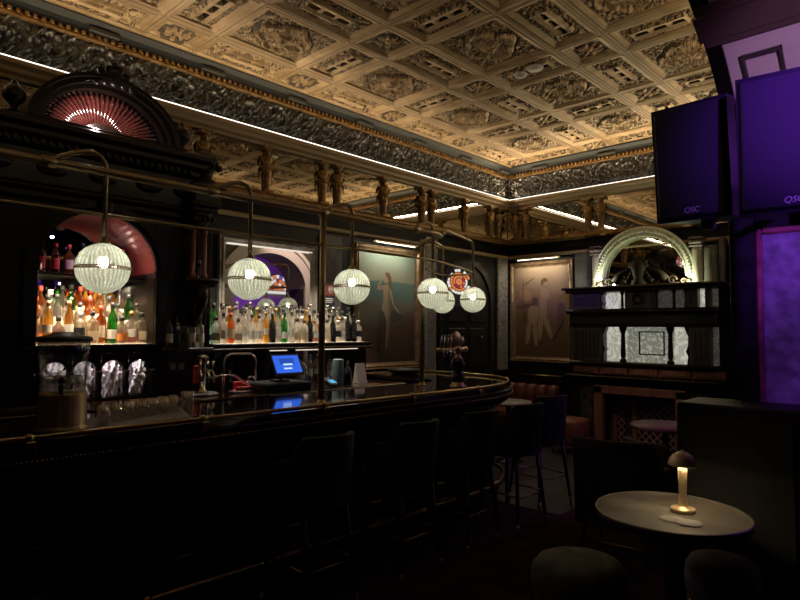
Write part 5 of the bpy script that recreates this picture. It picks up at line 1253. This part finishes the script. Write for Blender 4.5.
mb = MB(); mb.lathe([(0, .1), (.19, .1), (.21, .13), (.215, .36), (.195, .4), (.1, .415), (0, .417)], (0, 0, 0), 28, sq=5); mb.build('cushion', mat('tan_brown_leather', (.24, .1, .05), .45), pf)
for (sx, sy) in ((-1, -1), (-1, 1), (1, -1), (1, 1)): mb = MB(); mb.tube([(sx * .15, sy * .15, .1), (sx * .16, sy * .16, 0)], .014, 7); mb.build('leg', M['brass'], pf)
bt2 = thing('booth_table', 'small pale topped table before the leather booth, past the bar end', 'table', (-4.1, 6.25, .001))
mb = MB(); mb.lathe([(0, .7), (.28, .7), (.29, .71), (.28, .73), (0, .73)], (0, 0, 0), 32); mb.build('table_top', mat('pale_stone_top', (.42, .38, .32), .35), bt2)
mb = MB(); mb.lathe([(0, 0), (.17, 0), (.17, .015), (.03, .04), (.03, .66), (.1, .7), (0, .7)], (0, 0, 0), 20); mb.build('pedestal', M['black'], bt2)

# ------------------------------------------------------------------ fireplace
fp = thing('fireplace', 'tall carved fireplace with backlit onyx panels and an arched mirror overmantel', 'fireplace', (-3.0, 7.7, 0))
XL, XR_ = -3.95, -2.14; YB = WY - .002
mb = MB()
mb.bb(XL + .1, -3.63, 7.62, YB, .001, .86, .01); mb.bb(-2.47, XR_ - .1, 7.62, YB, .001, .86, .01); mb.bb(-3.63, -2.47, 7.9, YB, .001, .86, .004)
for x in (XL + .14, -2.33): mb.bb(x, x + .14, 7.59, 7.64, .1, .8, .015)
mb.build('hearth_pier', mat('dark_fossil_marble', (.03, .03, .03), .3, col2=(.1, .09, .085), scale=16), fp, True)
mb = MB(); mb.bb(-3.63, -3.51, 7.55, 7.66, .001, .87, .012); mb.bb(-2.59, -2.47, 7.55, 7.66, .001, .87, .012); mb.bb(-3.63, -2.47, 7.55, 7.66, .77, .88, .012); mb.build('opening_frame', M['brownwood'], fp, True)
mb = MB()
for (z0, z1, y0) in ((.87, .91, 7.6), (.91, .94, 7.56), (.94, .975, 7.52), (.975, 1.01, 7.46)): mb.bb(XL - .06 + (7.6 - y0) * -.0, XR_ + .06, y0, YB, z0, z1, .012)
mb.build('mantel_shelf', M['wood'], fp, True)
mb = MB()
for k in range(5): x0 = XL + k * .385; mb.bb(x0 + .01, x0 + .37, 7.60, 7.64, 1.018, 1.13, .012); mb.bb(x0 + .05, x0 + .33, 7.59, 7.61, 1.04, 1.11, .012)
mb.bb(XL, XR_, 7.63, YB, 1.01, 1.135, .004); mb.build('mantel_panel', M['brownwood'], fp, True)
mb = MB(); mb.bb(XL - .03, XR_ + .03, 7.55, YB, 1.135, 1.19, .02)
mb.bb(XL - .03, XR_ + .03, 7.56, YB, 1.645, 1.82, .02); mb.bb(XL - .06, XR_ + .06, 7.50, YB, 1.82, 1.88, .02); mb.bb(XL, XR_, 7.545, 7.57, 1.68, 1.79, .01)
mb.bb(XL - .06, XR_ + .06, 7.5, YB, 2.1, 2.14, .014); mb.bb(XL - .1, XR_ + .1, 7.46, YB, 2.14, 2.175, .014); mb.build('overmantel_cornice', M['wood'], fp, True)
def fluted(mb, x0, x1, z0, z1, y=7.6):
    mb.bb(x0, x1, y, YB, z0, z1, .006); n = max(2, int((x1 - x0) / .055))
    for k in range(n):
        xx = x0 + .02 + (x1 - x0 - .04) * (k + .5) / n; mb.bb(xx - .014, xx + .014, y - .018, y + .01, z0 + .05, z1 - .05, .01)
for (x0, x1, z0, z1) in ((XL, -3.55, 1.19, 1.645), (-2.42, -2.2, 1.19, 1.645), (XL, -3.55, 1.88, 2.1), (-2.46, -2.33, 1.88, 2.1), (-2.25, -2.2, 1.88, 2.1)):
    mb = MB(); fluted(mb, x0, x1, z0, z1); mb.build('fluted_block', M['flute'], fp, True)
for (x0, x1, k_) in ((-3.55, -3.27, 'onyx_side'), (-3.27, -2.67, 'onyx'), (-2.67, -2.42, 'onyx_side')):
    mb = MB(); mb.bb(x0, x1, 7.80, 7.83, 1.19, 1.645, .002); n_ = mb.build('lower_onyx_panel', M[k_], fp, True); n_['label'] = 'glowing pale veined onyx panel'
mb = MB()
for (x0, x1, z0, z1) in ((-3.11, -2.79, 1.575, 1.59), (-3.11, -2.79, 1.285, 1.30), (-3.11, -3.095, 1.285, 1.59), (-2.80, -2.785, 1.285, 1.59)): mb.bb(x0, x1, 7.775, 7.80, z0, z1, .003)
mb.build('onyx_inner_frame', M['wood'], fp, True)
def baluster(mb, x, z0, z1, w=.03, y=7.66):
    h = z1 - z0
    mb.lathe([(w * 1.25, z0), (w * 1.25, z0 + .07 * h), (w * .7, z0 + .1 * h), (w, z0 + .2 * h), (w * .85, z0 + .5 * h), (w * .75, z0 + .8 * h), (w * 1.1, z0 + .88 * h), (w * 1.45, z0 + .95 * h), (w * 1.45, z1)], (x, y, 0), 14)
for x in (-3.265, -2.67): mb = MB(); baluster(mb, x, 1.19, 1.645, .034); mb.build('baluster', M['wood'], fp, True)
for (x, s_) in ((-3.535, 1), (-2.435, -1)):
    mb = MB(); pts = [(0, 0), (.03, 0), (.02, .1), (.045, .16), (.02, .22), (.015, .34), (.04, .4), (.06, .455), (0, .455)]
    mb.prism([(x + s_ * p[0], 1.19 + p[1]) for p in pts], lambda p: (p[0], 7.62, p[1]), lambda p: (p[0], 7.70, p[1])); mb.build('half_baluster', M['wood'], fp, True)
for (x0, x1, y0) in ((-3.55, -3.3, 7.78), (-2.33, -2.25, 7.7)):
    mb = MB(); mb.bb(x0, x1, y0, y0 + .03, 1.88, 2.1, .002); mb.build('upper_onyx_panel', M['onyx_side'], fp, True)
for (x0, x1, y0, z0, z1) in ((-3.3, -2.46, 7.82, 1.88, 2.1), (-2.2, XR_, 7.72, 1.88, 2.1), (-2.2, XR_, 7.72, 1.19, 1.645)):
    mb = MB(); mb.bb(x0, x1, y0, y0 + .02, z0, z1, .002); mb.build('dim_onyx_panel', M['onyx_dim'], fp, True)
mb = MB(); mb.bb(-3.22, -2.88, 7.62, 7.80, 1.88, 2.1, .008); mb.lathe([(.062, 0), (.075, -.02), (.088, -.02), (.095, 0)], (-3.05, 7.62, 1.99), 24, axis='y'); mb.lathe([(0, -.006), (.05, -.012), (.055, 0)], (-3.05, 7.62, 1.99), 20, axis='y')
mb.build('roundel_panel', M['flute'], fp, True)
for x in (-3.27, -2.83, -2.62, -2.48): mb = MB(); baluster(mb, x, 1.88, 2.1, .02); mb.build('small_baluster', M['flute'], fp, True)
mb = MB()
for (x, s_) in ((-3.55, 1),): mb.prism([(x + s_ * p[0] * 1.1, 1.88 + p[1] * .48) for p in pts], lambda p: (p[0], 7.62, p[1]), lambda p: (p[0], 7.70, p[1]))
mb.build('half_baluster', M['flute'], fp, True)
# arch
xc, za, ro, ri = -3.085, 2.29, .665, .555
mb = MB(); Pq, Qq = arc(xc, za, ri, 0, PI, 40), arc(xc, za, ro, 0, PI, 40)
for k in range(40):
    mb.prism([Pq[k], Pq[k + 1], Qq[k + 1], Qq[k]], lambda p: (p[0], 7.84, p[1]), lambda p: (p[0], 7.93, p[1]))
for rr in (ri, ro): mb.tube([(p[0], 7.84, p[1]) for p in arc(xc, za, rr, 0, PI, 40)], .014, 8)
for k in range(44): a_ = PI * (k + .5) / 44; mb.ball((xc + .61 * math.cos(a_), 7.84, za + .61 * math.sin(a_)), .022, 7)
for s_ in (-1, 1): mb.bb(xc + s_ * .61 - .055, xc + s_ * .61 + .055, 7.84, 7.93, 2.176, za, .006)
n_ = mb.build('arch_ring', M['crystal'], fp, True); n_['label'] = 'pale carved arch ring lit from below'
mb = MB(); mb.prism([(xc + ri, 2.176)] + arc(xc, za, ri, 0, PI, 32) + [(xc - ri, 2.176)], lambda p: (p[0], 7.935, p[1]), lambda p: (p[0], 7.955, p[1])); mb.build('arch_mirror', M['mirror'], fp, True)
mb = MB()
def scroll(mb, x, z, r, s_, turns=1.6, w=.024, y=7.78):
    mb.tube([(x + s_ * r * (1 - f) * math.cos(f * turns * 2 * PI), y, z + r * (1 - f) * math.sin(f * turns * 2 * PI)) for f in [k / 26 for k in range(25)]], w, 7, r1=w * .5)
for s_ in (-1, 1):
    scroll(mb, xc + s_ * .22, 2.27, .085, s_); scroll(mb, xc + s_ * .4, 2.24, .06, s_, 1.5, .018); scroll(mb, xc + s_ * .54, 2.215, .04, s_, 1.3, .013)
    mb.tube([(xc + s_ * .08, 7.78, 2.42), (xc + s_ * .16, 7.76, 2.38), (xc + s_ * .27, 7.77, 2.33), (xc + s_ * .34, 7.78, 2.25)], .03, 8, r1=.05)
    for k in range(4): mb.ball((xc + s_ * (.06 + .03 * k), 7.76, 2.4 - .05 * k), .04, 8)
mb.lathe([(.09, 2.176), (.1, 2.22), (.07, 2.27), (.085, 2.35), (.11, 2.42), (.09, 2.48), (.05, 2.52), (.03, 2.56), (0, 2.58)], (xc, 7.76, 0), 16)
for k in range(7): a_ = PI * k / 6; mb.ball((xc + .1 * math.cos(a_), 7.74, 2.44 + .09 * math.sin(a_)), .03, 7)
mb.bb(xc - .5, xc + .5, 7.72, 7.86, 2.176, 2.2, .008); mb.build('carved_crest', mat('dark_bronze_carving', (.03, .019, .012), .7, 0., spec=.2), fp, True)
def col_(mb, x, r=.06, y=7.88):
    mb.lathe([(r * 1.3, 2.176), (r * 1.3, 2.2), (r, 2.22), (r, 2.6), (r * .95, 2.64)], (x, y, 0), 20)
M['ivory'] = mat('ivory_column', (.55, .52, .4), .4)
for x in (-3.715, -2.41): mb = MB(); col_(mb, x, .065); mb.build('overmantel_column', M['ivory'], fp, True)
M['capital'] = mat('mauve_capital', (.3, .24, .22), .45)
for x in (-3.715, -2.41):
    mb = MB()
    mb.bb(x - .08, x + .08, 7.8, YB, 2.64, 2.66, .005); mb.bb(x - .085, x + .085, 7.795, YB, 2.665, 2.72, .02); mb.bb(x - .08, x + .08, 7.8, YB, 2.735, 2.76, .008)
    for k in range(5): mb.ball((x - .06 + .03 * k, 7.795, 2.695), .018, 7)
    mb.build('column_capital', M['capital'], fp, True)
mb = MB(); col_(mb, -2.25, .085, 7.89); mb.bb(-2.16, -2.1, 7.85, YB, 2.176, 2.74, .008); mb.build('marble_column', mat('dim_green_marble', (.15, .15, .12), .3, col2=(.09, .09, .075), scale=6), fp, True)
# grate screen
gr = thing('fire_screen', 'patterned diamond lattice screen standing in the fireplace opening', 'fire screen', (-3.05, 7.86, 0))
mb = MB(); mb.bb(-3.505, -2.595, 7.865, 7.895, .002, .7, .004); mb.build('backing', mat('dark_soot_panel', (.02, .014, .016), .7), gr, True)
mb = MB()
for (x0, x1) in ((-3.5, -3.44), (-3.23, -3.17), (-2.66, -2.6)): mb.bb(x0, x1, 7.83, 7.866, .002, .7, .006)
mb.bb(-3.5, -2.6, 7.83, 7.866, .65, .7, .006); mb.build('screen_frame', M['brownwood'], gr, True)
mb = MB()
def lattice(x0, x1, z0, z1, st):
    k = int((x1 - x0) / st); m_ = int((z1 - z0) / st)
    for i in range(k):
        for j in range(m_):
            cx, cz = x0 + st * (i + .5), z0 + st * (j + .5)
            for (a_, b_) in (((-.5, 0), (0, .5)), ((0, .5), (.5, 0)), ((.5, 0), (0, -.5)), ((0, -.5), (-.5, 0))): mb.tube([(cx + a_[0] * st, 7.852, cz + a_[1] * st), (cx + b_[0] * st, 7.852, cz + b_[1] * st)], .007, 4)
M['lattice'] = mat('tan_lattice', (.4, .24, .2), .5)
lattice(-3.43, -3.24, .04, .64, .095); mb.build('lattice', M['lattice'], gr, True); mb = MB(); lattice(-3.16, -2.67, .04, .64, .0975); mb.build('lattice', M['lattice'], gr, True)  # ('tan_lattice', (.4, .24, .2), .5), gr, True)

# doorway right of the fireplace
mb = MB(); mb.bb(-1.97, -1.03, 7.955, 7.978, 0, 2.6, .004, 0)
d2 = struct('door_2', mb, M['walldark'], 'dark doorway right of the fireplace', 'door')
mb = MB(); mb.bb(-2.09, -1.02, 7.93, 7.978, 2.64, 2.74, .015); mb.build('door_frame', M['cream'], d2)
mb = MB(); mb.bb(-2.09, -2.03, 7.93, 7.978, 0, 2.64, .012); mb.build('door_jamb', M['walldark'], d2)
mb = MB(); mb.bb(-2.016, -1.99, 7.93, 7.956, .9, 2.46, .006); mb.build('glazing_bead', mat('polished_gold_bead', (.7, .52, .34), .3, .5), d2)
mb = MB(); mb.ball((-1.995, 7.91, 1.16), .022, 8); mb.build('door_handle', M['brass'], d2)

# ------------------------------------------------------------------ sound system
sb = thing('subwoofer', 'large black speaker cabinet standing on the floor before the marble pier', 'speaker', (-.9, 3.74, .001))
mb = MB(); mb.bb(-1.21, -.6, 3.54, 3.92, .03, 1.2, .012); mb.build('cabinet', M['speaker'], sb, True)
mb = MB(); mb.bb(-1.17, -.64, 3.525, 3.542, .08, 1.14, .01); mb.build('front_grille', mat('black_grille_cloth', (.012, .012, .013), .7), sb, True)
mb = MB(); [mb.lathe([(.03, 0), (.035, .029)], (x, y, .001), 10) for x in (-1.15, -.66) for y in (3.6, 3.86)]; mb.build('rubber_foot', M['black'], sb, True)
def speaker(label, c, w, h, d, yaw, tilt, txt):
    t = thing('loudspeaker', label, 'speaker', c, yaw, 'pair of loudspeakers on the arcade pier'); t.rotation_euler = (tilt, 0, yaw)
    mb = MB(); w2, b2 = w / 2, w * .12
    poly = [(-w2, -d / 2), (w2, -d / 2), (w2, -d / 2 + .10), (b2, d / 2), (-b2, d / 2), (-w2, -d / 2 + .10)]
    mb.prism(poly, lambda p: (p[0], p[1], -h / 2), lambda p: (p[0], p[1], h / 2)); mb.build('cabinet', M['speaker'], t)
    mb = MB(); mb.box((0, -d / 2 - .008, .0), (w - .03, .018, h - .03), .012); mb.build('front_grille', mat('perforated_grille', (.035, .034, .045), .6, .1, bump=.3, bscale=220, spec=.25), t)
    cu = bpy.data.curves.new('lettering', 'FONT'); cu.body = txt; cu.size = .034; cu.extrude = .002; cu.align_x = 'CENTER'; cu.shear = .25
    tmp = bpy.data.objects.new('lettering_tmp', cu); COL.objects.link(tmp); bpy.context.view_layer.update()
    me = bpy.data.meshes.new_from_object(tmp.evaluated_get(bpy.context.evaluated_depsgraph_get())); bpy.data.objects.remove(tmp)
    me.materials.clear(); me.materials.append(M['logo'])
    o = bpy.data.objects.new('logo_lettering', me); COL.objects.link(o); o.parent = t; o.location = (.0, -d / 2 - .0185, -h / 2 + .035); o.rotation_euler = (PI / 2, 0, 0)
    mb = MB(); mb.bb(-.03, .03, -.02, .03, -h / 2 - .04, -h / 2, .008); mb.tube([(0, .1, 0), (.06, .5, 0), (.08, max(.6, 3.99 - c[1]), 0)], .02, 8); mb.build('bracket', M['black'], t)
speaker('left loudspeaker of the pair, the dimmer one, above the fireplace edge', (-.885, 3.02, 2.385), .33, .53, .34, -.06, 0.1, 'QSC')
speaker('right loudspeaker of the pair, washed in purple light', (-.50, 2.9, 2.36), .38, .56, .34, .12, .06, 'QSC')

# ceiling detectors
mb = MB(); mb.lathe([(.065, 0), (.066, -.012), (.05, -.03), (.03, -.04), (.0, -.042)][::-1], (-3.13, 5.0, 4.122), 24); tag(mb.build('smoke_detector', M['white']), 'domed white smoke detector on the gilded ceiling', 'detector')
mb = MB(); mb.lathe([(.08, 0), (.085, -.006), (.07, -.02), (.0, -.024)][::-1], (-2.955, 4.97, 4.122), 24); tag(mb.build('ceiling_disc', M['white']), 'flat white disc beside the smoke detector on the ceiling', 'ceiling speaker')

# ------------------------------------------------------------------ lights
# niche and shelf lighting
def cove(name, loc, length, power, along_y, inward):
    o = area(name, loc, (length, .02), power, (1, .78, .48))
    d = Vector((inward[0], inward[1], .8)).normalized(); xa = Vector((0, 1, 0)) if along_y else Vector((1, 0, 0)); za = -d; ya = za.cross(xa)
    o.rotation_euler = Matrix((xa, ya, za)).transposed().to_euler()
cove('cove_uplight_bar_side', (WX + .15, 3., 3.64), 9.8, 28, True, (1, 0))
cove('cove_uplight_fireplace_side', (-3.1, WY - .15, 3.64), 4.1, 24, False, (0, -1))
cove('cove_uplight_arcade_side', (RX0 - .06, 3., 3.64), 9.8, 13, True, (-1, 0))
spot('hearth_fill_high', (-3.05, 6.3, 4.05), (-3.05, 7.6, .5), 26, (1, .7, .5), 30, .8, .06)  # unseen fill added to brighten the fireplace frame
spot('hearth_fill_low', (-2.7, 4.6, 4.0), (-3.05, 7.7, .6), 60, (1, .62, .6), 22, .9, .06)  # second unseen fill, added to reach the opening below the mantel
spot('booth_downlight', (-4.3, 6.3, 4.05), (-4.3, 7.0, 0), 6, (1, .76, .5), 95, .8, .06)
for k, y in enumerate((1.45, 1.7, 1.95)): spot('niche_spot', (-4.78, y, 1.97), (-5.02, y, 1.58), 22, (1, .8, .55), 120, .8, .006)
spot('niche_high_spot', (-4.82, 1.62, 2.36), (-5.1, 1.7, 2.05), 3, (.65, .4, 1), 110, .8, .012)
for k, y in enumerate((2.85, 3.2, 3.55, 3.9, 4.25)): spot('shelf_spot', (-4.72, y, 2.62), (-4.92, y, 1.5), 62, (1, .88, .72), 70, .8, .012)
point('fan_light', (XF + .1, YC - .08, ZP + .10), 7.0, (1, .85, .8), .02)
point('soffit_light', (-4.85, 1.9, 2.08), 1.3, (1, .6, .5), .02)
# fireplace uplights
for x in (-3.70, -2.45): point('arch_uplight', (x + (.1 if x < -3 else -.1), 7.72, 2.23), 7, (.92, 1, .66), .02)
# purple stage wash in the lounge
spot('purple_wash', (.9, 2.0, 2.0), (-.5, 4.0, 1.3), 120, (.34, .06, 1.), 19, 1.)
spot('purple_wash_high', (.6, 1.9, 2.6), (-.6, 3.75, 3.15), 110, (.8, .42, 1.), 30, .9)
spot('speaker_wash', (.9, .9, 3.0), (-.25, 2.72, 2.54), 640, (.3, .06, 1.), 26, 1.)
area('alcove_wash', (.6, 7.2, 3.6), (.8, .8), 38, (.4, .08, 1.), (0, .3, 0))
spot('arch_ring_fill', (-2.2, 6.9, 3.9), (-1.0, 6.9, 2.8), 130, (1, .75, .65), 60, .6)  # unseen warm spot added in the bar room to brighten the far arch ring
# world
w = bpy.data.worlds.new('night'); sc.world = w; w.use_nodes = True; w.node_tree.nodes['Background'].inputs[0].default_value = (.9, .85, 1, 1); w.node_tree.nodes['Background'].inputs[1].default_value = .0006

# ------------------------------------------------------------------ camera
cam = bpy.data.cameras.new('camera'); co_ = bpy.data.objects.new('camera', cam); COL.objects.link(co_)
yw, pt_, rl = math.radians(43.53), math.radians(2.776), math.radians(.362)
f = Vector((-math.sin(yw) * math.cos(pt_), math.cos(yw) * math.cos(pt_), math.sin(pt_))); r = Vector((math.cos(yw), math.sin(yw), 0)); u = r.cross(f)
c_, s_ = math.cos(rl), math.sin(rl); r2 = r * c_ + u * s_; u2 = -r * s_ + u * c_
m4 = Matrix((( r2.x, u2.x, -f.x, 0), (r2.y, u2.y, -f.y, 0), (r2.z, u2.z, -f.z, 1.6), (0, 0, 0, 1))); co_.matrix_world = m4
cam.sensor_width = 36; cam.sensor_fit = 'HORIZONTAL'; cam.lens = 598 / 800 * 36; cam.clip_start = .05
sc.camera = co_
sc.view_settings.view_transform = 'Standard'; sc.view_settings.look = 'None'; sc.view_settings.gamma = 1; sc.view_settings.use_curve_mapping = False
sc.view_settings.exposure = 0.
cy = sc.cycles
cy.use_denoising = True; cy.max_bounces = 10; cy.transparent_max_bounces = 24; cy.diffuse_bounces = 3; cy.glossy_bounces = 4; cy.sample_clamp_indirect = 3; cy.caustics_reflective = False; cy.caustics_refractive = False
